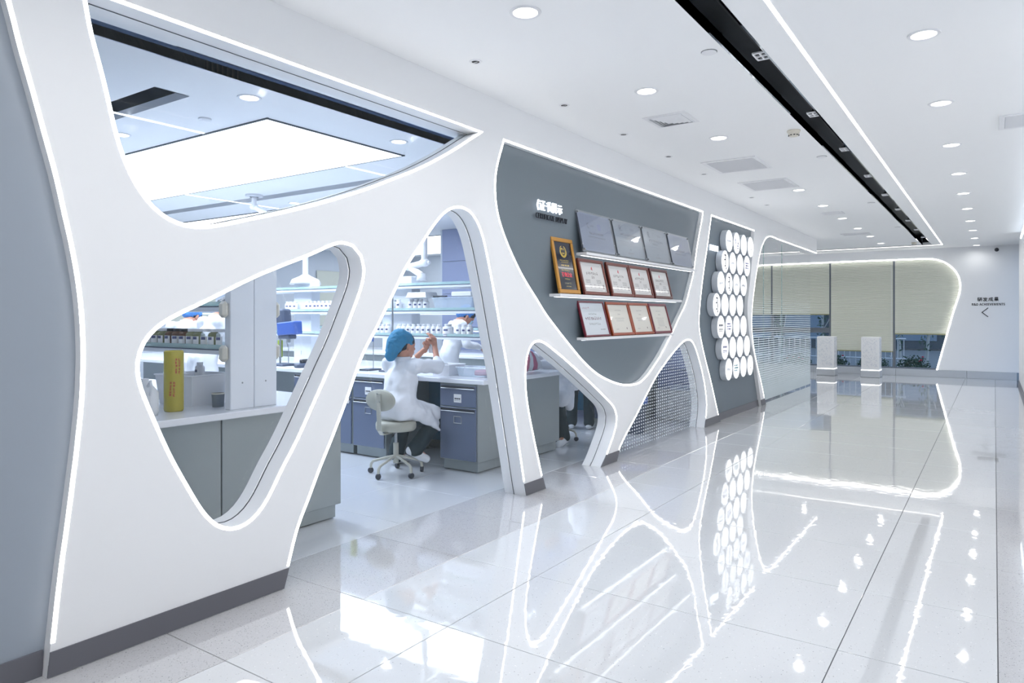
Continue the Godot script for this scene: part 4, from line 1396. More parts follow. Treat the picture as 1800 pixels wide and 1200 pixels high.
# ---------------------------------------------------------------- round light boxes
func build_disc_panel():
	var rad := 0.152
	var deep := 0.085
	var drum := st()
	turned(drum, [Vector2(0, 0.0), Vector2(rad - 0.006, 0.0), Vector2(rad, 0.006), Vector2(rad, deep - 0.003), Vector2(rad - 0.003, deep), Vector2(rad - 0.006, deep)], Transform3D.IDENTITY, 40)
	var drum_m := mesh_of(drum, M.drum)
	var face := st()
	turned(face, [Vector2(rad - 0.005, deep - 0.002), Vector2(rad - 0.005, deep + 0.001), Vector2(0, deep + 0.001)], Transform3D.IDENTITY, 40)
	var face_m := mesh_of(face, M.disc_glow)
	var starts := [9.583, 9.405, 9.236, 9.06, 9.23, 9.40, 9.565]
	var ord_row := ["top", "second", "third", "fourth", "fifth", "sixth", "bottom"]
	var ord_col := ["first", "second", "third", "last"]
	var faint := rgb(196, 200, 208)
	var dark := rgb(52, 58, 76)
	var violet := rgb(96, 100, 150)
	var sea := rgb(96, 146, 158)
	# row, column -> [how it is printed, colour]
	var marks := {"0 0": ["word", faint], "0 1": ["pair", violet], "0 3": ["dot", dark], "1 0": ["tall", dark], "1 1": ["word", faint], "1 3": ["block", violet], "2 0": ["word", faint], "2 1": ["tall", dark], "2 2": ["word", faint], "2 3": ["word", rgb(150, 156, 168)], "3 0": ["tall", dark], "3 2": ["dot", faint], "4 0": ["lines", dark], "4 1": ["block", violet], "5 0": ["lines", violet], "5 2": ["dot", faint], "6 0": ["word", faint], "6 1": ["block", sea], "6 3": ["dot", dark]}
	var r := RandomNumberGenerator.new()
	r.seed = 5
	for i in 7:
		for j in 4:
			var at := Vector3(-3.068, 2.436 - 0.2915 * i, -(starts[i] + 0.3385 * j))
			var t := thing("round_light_box", "round white light box, %s from the left in the %s row" % [ord_col[j], ord_row[i]], "light box", at, 0.0, "round light boxes on the grey panel")
			t.basis = Basis(Vector3(0, 0, 1), -PI / 2)
			inst("drum", drum_m, t)
			inst("lamp_face", face_m, t)
			var key := "%d %d" % [i, j]
			if marks.has(key):
				var s := st()
				var xf := t.transform.affine_inverse() * Transform3D(on_wall(0.0).basis, at)
				var kind: String = marks[key][0]
				var z0 := deep + 0.0015
				var bits := []
				if kind == "word":
					for k in 6:
						bits.append([-0.07 + 0.024 * k, r.randf_range(-0.01, 0.005), 0.014, 0.022])
				elif kind == "pair":
					bits = [[-0.05, 0.03, 0.02, 0.03], [-0.035, 0.0, 0.014, 0.018], [0.04, -0.03, 0.04, 0.012], [0.045, 0.0, 0.02, 0.02], [0.04, -0.055, 0.05, 0.008]]
				elif kind == "dot":
					bits = [[-0.02, 0.02, 0.012, 0.02], [0.015, -0.03, 0.03, 0.008]]
				elif kind == "tall":
					bits = [[0.0, 0.07, 0.05, 0.012], [0.015, 0.045, 0.014, 0.04], [-0.01, 0.02, 0.04, 0.012], [0.02, -0.01, 0.016, 0.04], [0.0, -0.045, 0.034, 0.014], [0.025, -0.07, 0.02, 0.02]]
				elif kind == "block":
					for k in 5:
						for q in 3:
							bits.append([-0.06 + 0.028 * k + r.randf_range(-0.004, 0.004), 0.03 - 0.028 * q, r.randf_range(0.012, 0.024), 0.014])
				elif kind == "lines":
					for k in 5:
						bits.append([-0.06 + 0.028 * k, 0.016, 0.018, 0.02])
						bits.append([-0.06 + 0.028 * k, -0.026, 0.022, 0.008])
						bits.append([-0.06 + 0.028 * k, -0.042, 0.02, 0.006])
				for b in bits:
					var m := xf * Vector3(b[0] * 1.25, b[1] * 1.25, z0)
					box(s, m, Vector3(0.0008, b[3] * 1.5, b[2] * 1.5), 0.0, xf.basis * on_wall(0.0).basis.inverse())
				obj("print", s, mat(marks[key][1], 0.6), t)
	# small lit sign on the same panel
	var sg := thing("panel_sign", "small glowing white sign at the left of the round light boxes", "sign", Vector3(-3.052, 2.307, -9.137))
	var s2 := st()
	for k in 4:
		for q in 3:
			box(s2, Vector3(0.006, 0.028 - 0.028 * q, 0.13 - 0.087 * k), Vector3(0.012, 0.011, 0.07), 0.001)
		box(s2, Vector3(0.006, 0, 0.15 - 0.087 * k), Vector3(0.012, 0.075, 0.012), 0.001)
		box(s2, Vector3(0.006, 0, 0.11 - 0.087 * k), Vector3(0.012, 0.075, 0.012), 0.001)
	obj("lit_characters", s2, M.sign_glow, sg)


# ---------------------------------------------------------------- the laboratory
var bottle_white: Node3D

func cabinet_unit(label: String, x0: float, x1: float, z0: float, z1: float, style: String, group: String) -> Node3D:
	# x0 > x1: from the corridor into the laboratory; fronts face +z (towards z0, the nearer side) unless style is plain
	var t := thing("cabinet_unit", label, "cabinet", Vector3((x0 + x1) / 2, 0, -(z0 + z1) / 2), 0.0, group)
	var w: float = absf(x0 - x1)
	var d: float = z1 - z0
	var s := st()
	box(s, Vector3(0, 0.45, 0), Vector3(w - 0.003, 0.70, d - 0.003), 0.003)
	obj("body", s, M.cabinet, t)
	s = st()
	box(s, Vector3(0, 0.055, 0), Vector3(w - 0.05, 0.09, d - 0.06), 0.002)
	obj("plinth", s, M.cabinet, t)
	if style == "drawers":
		var fz: float = d / 2
		s = st()
		box(s, Vector3(0, 0.685, fz + 0.006), Vector3(w - 0.03, 0.19, 0.014), 0.003)
		var dr := obj("drawer", s, M.cabinet_front, t)
		s = st()
		box(s, Vector3(0, 0.766, fz + 0.014), Vector3(w - 0.05, 0.022, 0.006), 0.001)
		obj("grip_recess", s, M.dark, dr)
		s = st()
		box(s, Vector3(0, 0.752, fz + 0.018), Vector3(w - 0.05, 0.006, 0.012), 0.002)
		obj("grip_lip", s, M.metal, dr)
		s = st()
		box(s, Vector3(0, 0.345, fz + 0.006), Vector3(w - 0.03, 0.47, 0.014), 0.003)
		var door := obj("door", s, M.cabinet_front, t)
		s = st()
		box(s, Vector3(0, 0.562, fz + 0.014), Vector3(w - 0.05, 0.022, 0.006), 0.001)
		obj("grip_recess", s, M.dark, door)
		s = st()
		box(s, Vector3(0, 0.546, fz + 0.019), Vector3(w - 0.05, 0.007, 0.014), 0.002)
		obj("grip_lip", s, M.metal, door)
		s = st()
		box(s, Vector3(0, 0.665, fz + 0.0145), Vector3(0.085, 0.075, 0.003))
		obj("label_card", s, M.paper, t)
		s = st()
		for k in 4:
			box(s, Vector3(-0.026 + 0.017 * k, 0.662, fz + 0.0165), Vector3(0.012, 0.014, 0.001))
			box(s, Vector3(-0.026 + 0.017 * k, 0.645, fz + 0.0165), Vector3(0.012, 0.003, 0.001))
		obj("label_print", s, M.ink, t)
		s = st()
		for e in [[0, 0.03, 0.09, 0.006], [0, -0.03, 0.09, 0.006], [0.042, 0, 0.006, 0.06], [-0.042, 0, 0.006, 0.06]]:
			box(s, Vector3(e[0], 0.47 + e[1], fz + 0.015), Vector3(e[2], e[3], 0.005), 0.001)
		obj("card_holder", s, M.metal, door)
	return t

func worktop(label: String, z0: float, z1: float):
	var s := st()
	box_between(s, Vector3(-3.70, 0.8, -z0 + 0.02), Vector3(-11.0, 0.84, -z1 - 0.02), 0.004)
	var o := obj("laboratory_worktop", s, M.worktop)
	tag(o, label, "worktop", "laboratory worktops")

func reagent_rack(label: String, zc: float, x_from: float, ys: Array, uprights: Array):
	var t := thing("reagent_rack", label, "rack", Vector3(x_from, 0.84, -zc), 0.0, "reagent racks along the benches")
	for y in ys:
		var s := st()
		box_between(s, Vector3(0, y - 0.84 - 0.03, 0.165), Vector3(-11.0 - x_from, y - 0.84, -0.165), 0.004)
		var sh := obj("shelf", s, M.shelf, t)
		for sg in [-1.0, 1.0]:
			s = st()
			box_between(s, Vector3(-0.02, y - 0.84 + 0.002, sg * 0.163), Vector3(-11.0 - x_from, y - 0.84 + 0.03, sg * 0.158))
			obj("guard_glass", s, M.glass_edge, sh)
		s = st()
		box_between(s, Vector3(-0.01, y - 0.84 - 0.004, 0.168), Vector3(-11.0 - x_from, y - 0.84 + 0.003, 0.165))
		obj("edge_line", s, M.slate, sh)
	for x in uprights:
		var s := st()
		box_between(s, Vector3(x - x_from - 0.16, 0, 0.07), Vector3(x - x_from + 0.16, 1.0, -0.07), 0.006)
		obj("upright", s, M.shelf, t)
		for k in 3:
			s = st()
			box_between(s, Vector3(x - x_from - 0.10, 0.1 + 0.06 * k, 0.071), Vector3(x - x_from - 0.02, 0.15 + 0.06 * k, 0.076))
			if k == 0:
				obj("socket", s, M.plastic_white, t)
	return t

func make_bottle(r: float, h: float, body: Material, cap: Material, tall_neck: bool) -> Node3D:
	var t := Node3D.new()
	var s := st()
	lathe(s, [Vector2(0, 0), Vector2(r * 0.94, 0), Vector2(r, h * 0.04), Vector2(r, h * 0.70), Vector2(r * 0.9, h * 0.78), Vector2(r * 0.62, h * 0.83), Vector2(r * 0.58, h * 0.86)], Transform3D.IDENTITY, 18)
	obj("body", s, body, t)
	s = st()
	turned(s, [Vector2(r * 0.66, h * 0.85), Vector2(r * 0.66, h * 0.98), Vector2(r * 0.6, h), Vector2(0, h)], Transform3D.IDENTITY, 18)
	obj("cap", s, cap, t)
	# printed label wrapped on the side that faces the corridor aisle
	s = st()
	for k in 6:
		var a0 := PI / 2 - 0.75 + 0.25 * k
		var a1 := a0 + 0.25
		var R := r + 0.0008
		quad_out(s, Vector3(cos(a0) * R, h * 0.12, sin(a0) * R), Vector3(cos(a1) * R, h * 0.12, sin(a1) * R), Vector3(cos(a1) * R, h * 0.62, sin(a1) * R), Vector3(cos(a0) * R, h * 0.62, sin(a0) * R), Vector3(0, h * 0.3, 0))
	var lb := obj("label", s, M.paper, t)
	s = st()
	for band in [[0.46, 0.6, 0.42], [0.17, 0.22, 0.5]]:
		for k in 4:
			var a0: float = PI / 2 - band[2] + band[2] / 2 * k
			var a1: float = a0 + band[2] / 2
			var R := r + 0.0014
			quad_out(s, Vector3(cos(a0) * R, h * band[0], sin(a0) * R), Vector3(cos(a1) * R, h * band[0], sin(a1) * R), Vector3(cos(a1) * R, h * band[1], sin(a1) * R), Vector3(cos(a0) * R, h * band[1], sin(a0) * R), Vector3(0, h * 0.3, 0))
	obj("print", s, M.label_ink, lb)
	return t

func place(proto: Node3D, called: String, at: Vector3, label: String, category: String, group: String, turn := 0.0, scale_ := 1.0):
	var c: Node3D = proto.duplicate()
	c.name = numbered(self, called)
	add_child(c)
	c.position = at
	c.rotation.y = turn
	c.scale = Vector3.ONE * scale_
	tag(c, label, category, group)
	return c

func lab_stool(label: String, at: Vector3, turn: float, high: float):
	var t := thing("laboratory_stool", label, "stool", at, turn)
	var s := st()
	lathe(s, [Vector2(0, high - 0.085), Vector2(0.165, high - 0.085), Vector2(0.178, high - 0.07), Vector2(0.18, high - 0.03), Vector2(0.172, high - 0.008), Vector2(0.15, high), Vector2(0, high)], Transform3D.IDENTITY, 32)
	obj("seat", s, M.stool, t)
	s = st()
	turned(s, [Vector2(0.02, 0.1), Vector2(0.024, 0.1), Vector2(0.024, 0.28), Vector2(0.0, 0.28)], Transform3D.IDENTITY, 16)
	obj("column", s, M.stool_frame, t)
	s = st()
	turned(s, [Vector2(0.013, 0.27), Vector2(0.013, high - 0.08)], Transform3D.IDENTITY, 16)
	obj("gas_lift", s, M.metal, t)
	s = st()
	tube(s, [Vector3(0.01, high - 0.1, 0.02), Vector3(0.05, high - 0.11, 0.1), Vector3(0.07, high - 0.125, 0.15)], 0.006, 8)
	obj("lift_lever", s, M.dark, t)
	for k in 5:
		var an := TAU * k / 5 + 0.35
		var d := Vector3(cos(an), 0, sin(an))
		s = st()
		tube(s, [Vector3(0, 0.165, 0), d * 0.07 + Vector3(0, 0.15, 0), d * 0.16 + Vector3(0, 0.125, 0), d * 0.215 + Vector3(0, 0.11, 0), d * 0.235 + Vector3(0, 0.085, 0), d * 0.24 + Vector3(0, 0.045, 0)], 0.013, 8)
		obj("leg", s, M.stool_frame, t)
		s = st()
		var roll := Basis(Vector3.UP, -an + 0.7 * k) * Basis(Vector3.BACK, PI / 2)
		turned(s, [Vector2(0, -0.016), Vector2(0.02, -0.016), Vector2(0.025, -0.01), Vector2(0.025, 0.01), Vector2(0.02, 0.016), Vector2(0, 0.016)], Transform3D(roll, d * 0.24 + Vector3(0, 0.0255, 0)), 16)
		obj("caster", s, M.caster, t)
	# backrest on a bent flat arm (behind the sitter: +z)
	s = st()
	var arm := [Vector3(0, high - 0.1, 0.08), Vector3(0, high - 0.1, 0.2), Vector3(0, high - 0.06, 0.235), Vector3(0, high + 0.08, 0.245), Vector3(0, high + 0.26, 0.245)]
	for i in arm.size() - 1:
		var a: Vector3 = arm[i]
		var b: Vector3 = arm[i + 1]
		var dz := (b - a).normalized()
		box(s, (a + b) / 2, Vector3(0.045, 0.008, a.distance_to(b) + 0.006), 0.002, Basis(Vector3.RIGHT, dz.cross(Vector3.RIGHT).normalized(), dz).orthonormalized())
	obj("back_arm", s, M.stool_frame, t)
	s = st()
	var xf := Transform3D(Basis(Vector3.RIGHT, PI / 2 + 0.08) * Basis.from_scale(Vector3(1.0, 1.0, 0.62)), Vector3(0, high + 0.2, 0.222))
	lathe(s, [Vector2(0, -0.028), Vector2(0.13, -0.026), Vector2(0.152, -0.014), Vector2(0.155, 0.0), Vector2(0.15, 0.012), Vector2(0, 0.016)], xf, 32)
	obj("backrest", s, M.stool, t)
	for e in [[-0.012, 0.26], [0.012, 0.19], [-0.012, 0.19]]:
		s = st()
		turned(s, [Vector2(0, 0.256), Vector2(0.006, 0.256), Vector2(0.007, 0.25)], Transform3D(Basis(Vector3.RIGHT, PI / 2), Vector3(e[0], high + e[1], 0.0)), 10)
		obj("bolt", s, M.metal, t)
	return t

func exhaust_arm(label: String, pts: Array, hood: bool):
	var base: Vector3 = pts[0]
	var t := thing("fume_extraction_arm", label, "extraction arm", base)
	var s := st()
	turned(s, [Vector2(0, 0.0), Vector2(0.11, 0.0), Vector2(0.11, -0.025), Vector2(0.06, -0.03)], Transform3D.IDENTITY, 20)
	obj("ceiling_plate", s, M.plastic_white, t)
	for i in pts.size() - 1:
		s = st()
		tube(s, [pts[i] - base, pts[i + 1] - base], 0.034, 14)
		obj("duct", s, M.plastic_white, t)
	for i in range(1, pts.size() - 1):
		s = st()
		lathe(s, [Vector2(0, -0.05), Vector2(0.036, -0.045), Vector2(0.044, 0), Vector2(0.036, 0.045), Vector2(0, 0.05)], Transform3D(Basis(Vector3.BACK, PI / 2), pts[i] - base), 14)
		obj("joint", s, M.plastic_white, t)
		s = st()
		turned(s, [Vector2(0, 0.07), Vector2(0.016, 0.07), Vector2(0.018, 0.06), Vector2(0.018, -0.075), Vector2(0, -0.075)], Transform3D(Basis(Vector3.BACK, PI / 2), pts[i] - base), 12)
		obj("joint_knob", s, M.plastic_white, t)
	var e: Vector3 = pts[-1] - base
	s = st()
	if hood:
		lathe(s, [Vector2(0.04, 0.02), Vector2(0.07, 0.0), Vector2(0.16, -0.04), Vector2(0.19, -0.1), Vector2(0.185, -0.1), Vector2(0.15, -0.045), Vector2(0.04, 0.0)], Transform3D(Basis.IDENTITY, e), 24)
	else:
		lathe(s, [Vector2(0.042, 0.02), Vector2(0.05, -0.02), Vector2(0.06, -0.06), Vector2(0.055, -0.06), Vector2(0.04, 0.0)], Transform3D(Basis.IDENTITY, e), 20)
	obj("hood", s, M.plastic_white, t)

func film_roll(label: String, at: Vector3, r: float, h: float, body: Material, turn: float):
	var t := thing("film_roll", label, "film roll", at, turn)
	var s := st()
	lathe(s, [Vector2(0, 0), Vector2(r * 0.9, 0), Vector2(r, 0.012), Vector2(r, h - 0.012), Vector2(r * 0.92, h), Vector2(r * 0.4, h)], Transform3D.IDENTITY, 24)
	obj("wrapped_roll", s, body, t)
	s = st()
	turned(s, [Vector2(r * 0.4, h - 0.002), Vector2(r * 0.4, h - 0.02), Vector2(0, h - 0.02)], Transform3D.IDENTITY, 16)
	obj("core_tube", s, M.plastic_cream, t)
	# red print: two columns of characters, twice
	s = st()
	var q := RandomNumberGenerator.new()
	q.seed = 3
	for block in [[0.25, 0.50, 1.75], [0.62, 0.88, 1.2]]:
		for col in 2:
			var a: float = block[2] - 0.34 * col
			var rows := 5
			for k in rows:
				var y0: float = h * lerpf(block[0], block[1], float(k) / rows)
				var ch: float = h * (block[1] - block[0]) / rows * 0.86
				for n in 5:
					var da: float = q.randf_range(-0.1, 0.1)
					var yy: float = y0 + ch * q.randf()
					var R := r + 0.0008
					var ww := 0.05 if n % 2 else 0.16
					var hh: float = ch * (0.7 if n % 2 else 0.16)
					yy = minf(yy, y0 + ch - hh)
					for side in 1:
						var a0 := a + da * (1.0 if n % 2 else 0.2) - ww / 2
						var a1 := a0 + ww
						quad_out(s, Vector3(cos(a0) * R, yy, sin(a0) * R), Vector3(cos(a1) * R, yy, sin(a1) * R), Vector3(cos(a1) * R, yy + hh, sin(a1) * R), Vector3(cos(a0) * R, yy + hh, sin(a0) * R), Vector3(0, yy, 0))
	obj("red_print", s, M.red_ink, t)

func tray(called: String, label: String, category: String, at: Vector3, size: Vector3, m: Material, turn: float, group := "") -> Node3D:
	# an open box with walls that lean out and a rim
	var t := thing(called, label, category, at, turn, group)
	var s := st()
	var k := 0.88
	var w := size.x / 2
	var d := size.z / 2
	var b := [Vector3(-w * k, 0, -d * k), Vector3(w * k, 0, -d * k), Vector3(w * k, 0, d * k), Vector3(-w * k, 0, d * k)]
	var u := [Vector3(-w, size.y, -d), Vector3(w, size.y, -d), Vector3(w, size.y, d), Vector3(-w, size.y, d)]
	for i in 4:
		var j: int = (i + 1) % 4
		quad_out(s, b[i], b[j], u[j], u[i], Vector3(0, size.y / 2, 0))
		var inn := Vector3(0.96, 1, 0.96)
		quad_out(s, b[i] * inn + Vector3(0, 0.004, 0), b[j] * inn + Vector3(0, 0.004, 0), u[j] * inn, u[i] * inn, Vector3(0, size.y / 2, 0))
	quad_out(s, b[0] + Vector3(0, 0.002, 0), b[1] + Vector3(0, 0.002, 0), b[2] + Vector3(0, 0.002, 0), b[3] + Vector3(0, 0.002, 0), Vector3(0, 1, 0))
	obj("tub", s, m, t)
	s = st()
	for e in [[0, d, size.x + 0.014, 0.014], [0, -d, size.x + 0.014, 0.014], [w, 0, 0.014, size.z], [-w, 0, 0.014, size.z]]:
		box(s, Vector3(e[0], size.y, e[1]), Vector3(e[2], 0.01, e[3]), 0.003)
	obj("rim", s, m, t)
	return t

func build_lab():
	# benches: worktops and cabinet units
	worktop("white worktop of the nearest bench carrying the yellow roll and white column", 1.6, 3.37)
	worktop("white worktop in front of the seated worker", 4.97, 6.39)
	worktop("white worktop of the farthest laboratory bench", 8.0, 9.3)
	cabinet_unit("grey cabinet block at the near half of the nearest bench end", -3.76, -7.4, 1.6, 2.448, "plain", "")
	cabinet_unit("grey cabinet block at the far half of the nearest bench end, beside the tall opening", -3.76, -7.4, 2.452, 3.37, "plain", "")
	cabinet_unit("grey steel drawer unit beside the seated worker, with a white label", -3.78, -4.22, 4.97, 5.66, "drawers", "")
	cabinet_unit("blue-grey drawer cabinet behind the stool's backrest", -4.91, -5.37, 4.97, 5.66, "drawers", "")
	cabinet_unit("blue-grey drawer cabinet left of the one behind the stool", -5.372, -5.83, 4.97, 5.66, "drawers", "")
	cabinet_unit("blue-grey drawer cabinet farther into the laboratory, third from the stool", -5.832, -6.29, 4.97, 5.66, "drawers", "")
	cabinet_unit("long grey cabinet block on the rear half of the worker's bench", -3.78, -10.8, 5.70, 6.39, "plain", "")
	cabinet_unit("grey cabinet block of the farthest bench near the corridor", -3.9, -4.3, 8.0, 9.3, "drawers", "")
	cabinet_unit("long grey cabinet block of the farthest bench deep in the laboratory", -5.2, -10.8, 8.0, 9.3, "plain", "")
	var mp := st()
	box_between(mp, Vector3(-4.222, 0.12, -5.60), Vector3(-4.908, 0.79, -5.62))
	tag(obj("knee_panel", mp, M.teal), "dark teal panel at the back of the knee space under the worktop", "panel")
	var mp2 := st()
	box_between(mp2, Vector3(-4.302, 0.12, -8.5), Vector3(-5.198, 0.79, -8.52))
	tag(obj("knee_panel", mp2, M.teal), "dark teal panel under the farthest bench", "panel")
	# service column on the nearest bench
	var sc := thing("service_column", "white two-panel service column standing on the nearest bench", "column", Vector3(-3.78, 0.84, -2.685))
	for k in 2:
		var s := st()
		box(s, Vector3(-0.03, 0.55, 0.083 - 0.166 * k), Vector3(0.06, 1.1, 0.164), 0.004)
		obj("panel", s, M.shelf, sc)
		for y in [0.16]:
			s = st()
			lathe(s, [Vector2(0, 0.003), Vector2(0.005, 0.002), Vector2(0.006, 0)], Transform3D(Basis(Vector3.BACK, -PI / 2), Vector3(0.0, y, 0.083 - 0.166 * k)), 8)
			obj("screw", s, M.metal, sc)
	for y in [0.36, 0.625]:
		for sg in [-1.0, 1.0]:
			var s := st()
			box(s, Vector3(-0.04, y - 0.02, sg * 0.185), Vector3(0.07, 0.1, 0.04), 0.018)
			obj("shelf_bracket", s, M.plastic_cream, sc)
	reagent_rack("white reagent rack behind the white column on the nearest bench", 2.685, -3.85, [1.2, 1.465], [-6.3, -8.6])
	reagent_rack("white three-shelf reagent rack behind the seated worker's bench top", 5.68, -3.8, [1.2, 1.465, 1.73], [-5.32, -6.95, -8.6])
	reagent_rack("white reagent rack on the farthest bench", 8.65, -4.2, [1.2, 1.465], [-6.0, -8.4])
	# white bottles
	bottle_white = make_bottle(0.033, 0.125, M.plastic_white, M.plastic_white, false)
	var rows := [
		[1.2, 5.56, [-4.33, -4.40, -4.47], "white bottle at the right end of the lower shelf", "white bottles, right end of lower shelf"],
		[1.2, 5.56, [-4.73, -4.80, -4.87, -4.94, -5.01, -5.08, -5.15, -5.22, -5.29], "white labelled bottle in the long lower-shelf row", "white bottles, long lower row"],
		[1.2, 5.56, [-5.46, -5.53, -5.60], "white bottle at the left of the lower shelf", "white bottles, left of lower shelf"],
		[1.465, 5.56, [-4.91, -4.98, -5.05, -5.12], "white bottle in the group of four on the middle shelf", "white bottles, group of four"],
		[1.465, 5.56, [-5.30], "single white bottle on the middle shelf beside the upright", "white bottles, middle shelf"],
		[1.465, 5.56, [-6.30, -6.37, -6.44, -6.51, -6.58, -6.65, -6.72, -6.79], "white bottle in the shelf row behind the blue stirrer", "white bottles behind the stirrer"],
		[1.465, 5.56, [-7.02, -7.09, -7.16], "white bottle left on the shelf behind the blue stirrer", "white bottles left of the stirrer"],
		[1.2, 5.56, [-8.2, -8.28, -8.36, -8.44, -8.52, -8.6, -8.68, -8.76], "white bottle on the far shelf beside the standing person", "white bottles on the far shelf"],
	]
	for r in rows:
		var xs: Array = r[2]
		for x in xs:
			var pos: String = "" if xs.size() == 1 else ", %s from the right" % ["first", "second", "third", "fourth", "fifth", "sixth", "seventh", "eighth", "ninth"][xs.find(x)]
			place(bottle_white, "reagent_bottle", Vector3(x, r[0], -r[1]), r[3] + pos, "bottle", r[4], 0.35 + rng.randf_range(-0.2, 0.2))
	var wide := make_bottle(0.058, 0.128, M.plastic_white, M.plastic_white, false)
	place(wide, "reagent_jar", Vector3(-4.62, 1.2, -5.57), "wide white jar right of the bottle row on the lower shelf", "jar", "wide white jars", 0.2)
	place(wide, "reagent_jar", Vector3(-5.42, 1.465, -5.58), "wide white jar on the middle shelf near the upright", "jar", "", -0.3)
	# brown and clear bottles on the nearest rack
	var kinds := [make_bottle(0.036, 0.125, M.amber, M.dark, false), make_bottle(0.036, 0.125, M.olive_liquid, M.plastic_white, false), make_bottle(0.036, 0.125, M.clear_plastic, M.plastic_white, false)]
	var order := [2, 1, 2, 1, 1, 0, 0, 0, 1, 1, 2, 2]
	for k in 12:
		place(kinds[order[k]], "sample_bottle", Vector3(-3.95 - 0.083 * k, 1.2, -2.575), "%s sample bottle, %s left of the white column on the nearest rack" % [["dark brown", "olive", "clear"][order[k]], ["first", "second", "third", "fourth", "fifth", "sixth", "seventh", "eighth", "ninth", "tenth", "eleventh", "twelfth"][k]], "bottle", "labelled %s sample bottles" % ["brown", "olive", "clear"][order[k]], 0.3 + rng.randf_range(-0.2, 0.2))
	# clear boxes and trays on the racks
	tray("plastic_box", "clear plastic storage box at the right of the middle shelf", "box", Vector3(-4.52, 1.465, -5.62), Vector3(0.52, 0.13, 0.22), M.clear_plastic, 0.0)
	var lid := tray("plastic_tray", "upturned white tray lying over the four bottles", "tray", Vector3(-5.0, 1.66, -5.6), Vector3(0.28, 0.055, 0.2), M.plastic_white, 0.0)
	lid.rotation.z = PI
	var bx := st()
	box(bx, Vector3(0, 0.03, 0), Vector3(0.26, 0.05, 0.18), 0.008)
	var lidbox := obj("box_lid", bx, M.plastic_white)
	lidbox.position = Vector3(-4.42, 1.602, -5.62)
	tag(lidbox, "white lid on the clear storage box on the middle shelf", "lid")
	var pen := st()
	tube(pen, [Vector3(0, 0, 0), Vector3(-0.16, 0, 0.03)], 0.007, 8)
	var pn := obj("marker_pen", pen, M.ink)
	pn.position = Vector3(-4.6, 1.612, -5.53)
	tag(pn, "dark marker pen lying on the clear storage box", "pen")
	# retort rods in front of the rack
	for e in [[-5.14, 0.018, "grey steel retort rod standing behind the blue cap"], [-5.42, 0.008, "thin steel rod with a blue tube left of the blue cap"]]:
		var t := thing("retort_stand", e[2], "stand", Vector3(e[0], 0.84, -5.3))
		var s := st()
		turned(s, [Vector2(e[1] / 2, 0.012), Vector2(e[1] / 2, 0.77), Vector2(0, 0.775)], Transform3D.IDENTITY, 10)
		obj("rod", s, M.metal, t)
		s = st()
		box(s, Vector3(0, 0.008, 0.04), Vector3(0.13, 0.016, 0.2), 0.004)
		obj("foot", s, M.slate, t)
		if e[1] < 0.01:
			s = st()
			tube(s, [Vector3(0, 0.3, 0.006), Vector3(0, 0.5, 0.006)], 0.008, 8)
			obj("blue_sleeve", s, M.blue, t)
			s = st()
			tube(s, [Vector3(0, 0.5, 0.006), Vector3(0, 0.512, 0.006)], 0.009, 8)
			obj("red_band", s, M.red_ink, t)
	# film rolls
	film_roll("tall yellow film roll with red print standing on the nearest worktop", Vector3(-4.03, 0.84, -2.31), 0.055, 0.362, M.film_roll, 0.9)
	film_roll("green-yellow film roll standing on the bench behind the seated worker", Vector3(-5.52, 0.84, -5.12), 0.036, 0.26, M.film_green, 0.6)
	film_roll("small green-yellow film roll under the blue stirrer", Vector3(-6.9, 0.93, -5.25), 0.03, 0.2, M.film_green, 0.6)
	# things on the nearest worktop
	tray("plastic_crate", "large translucent white crate right of the yellow roll", "crate", Vector3(-4.30, 0.84, -2.60), Vector3(0.36, 0.19, 0.3), M.plastic_white, 0.1)
	tray("plastic_crate", "white crate with slotted side at the foot of the white column", "crate", Vector3(-4.02, 0.84, -2.80), Vector3(0.2, 0.13, 0.16), M.plastic_white, 0.0)
	var gm := thing("grey_beaker", "grey plastic beaker beside the white column", "beaker", Vector3(-4.0, 0.84, -2.58))
	var gs := st()
	turned(gs, [Vector2(0, 0), Vector2(0.034, 0), Vector2(0.038, 0.08), Vector2(0.036, 0.08), Vector2(0.032, 0.004), Vector2(0, 0.004)], Transform3D.IDENTITY, 20)
	obj("cup", gs, M.frame_grey, gm)
	gs = st()
	turned(gs, [Vector2(0.037, 0.078), Vector2(0.041, 0.082), Vector2(0.037, 0.086)], Transform3D.IDENTITY, 20)
	obj("rim", gs, M.plastic_cream, gm)
	var cupk := make_bottle(0.03, 0.12, M.plastic_white, M.plastic_white, false)
	for e in [[-4.38, -2.56, 0.95, "white bottle standing in the large white crate, left"], [-4.26, -2.52, 0.92, "white bottle standing in the large white crate, right"], [-4.36, -2.68, 0.98, "tall white bottle at the back of the large white crate"]]:
		place(cupk, "white_bottle", Vector3(e[0], e[2], e[1]), e[3], "bottle", "bottles in the white crate")
	var sc2 := thing("bench_scale", "white bench scale left of the yellow roll", "scale", Vector3(-4.5, 0.84, -2.02), 0.2)
	gs = st()
	box(gs, Vector3(0, 0.05, 0), Vector3(0.24, 0.1, 0.28), 0.02)
	obj("housing", gs, M.plastic_white, sc2)
	gs = st()
	turned(gs, [Vector2(0, 0.115), Vector2(0.08, 0.115), Vector2(0.085, 0.108), Vector2(0, 0.1)], Transform3D(Basis.IDENTITY, Vector3(0, 0, -0.03)), 20)
	obj("pan", gs, M.metal, sc2)
	gs = st()
	box(gs, Vector3(0.121, 0.05, 0.02), Vector3(0.004, 0.04, 0.12))
	obj("display", gs, M.dark, sc2)
	var jug := thing("white_canister", "translucent white canister at the left edge of the triangular window", "canister", Vector3(-3.98, 0.84, -2.10))
	gs = st()
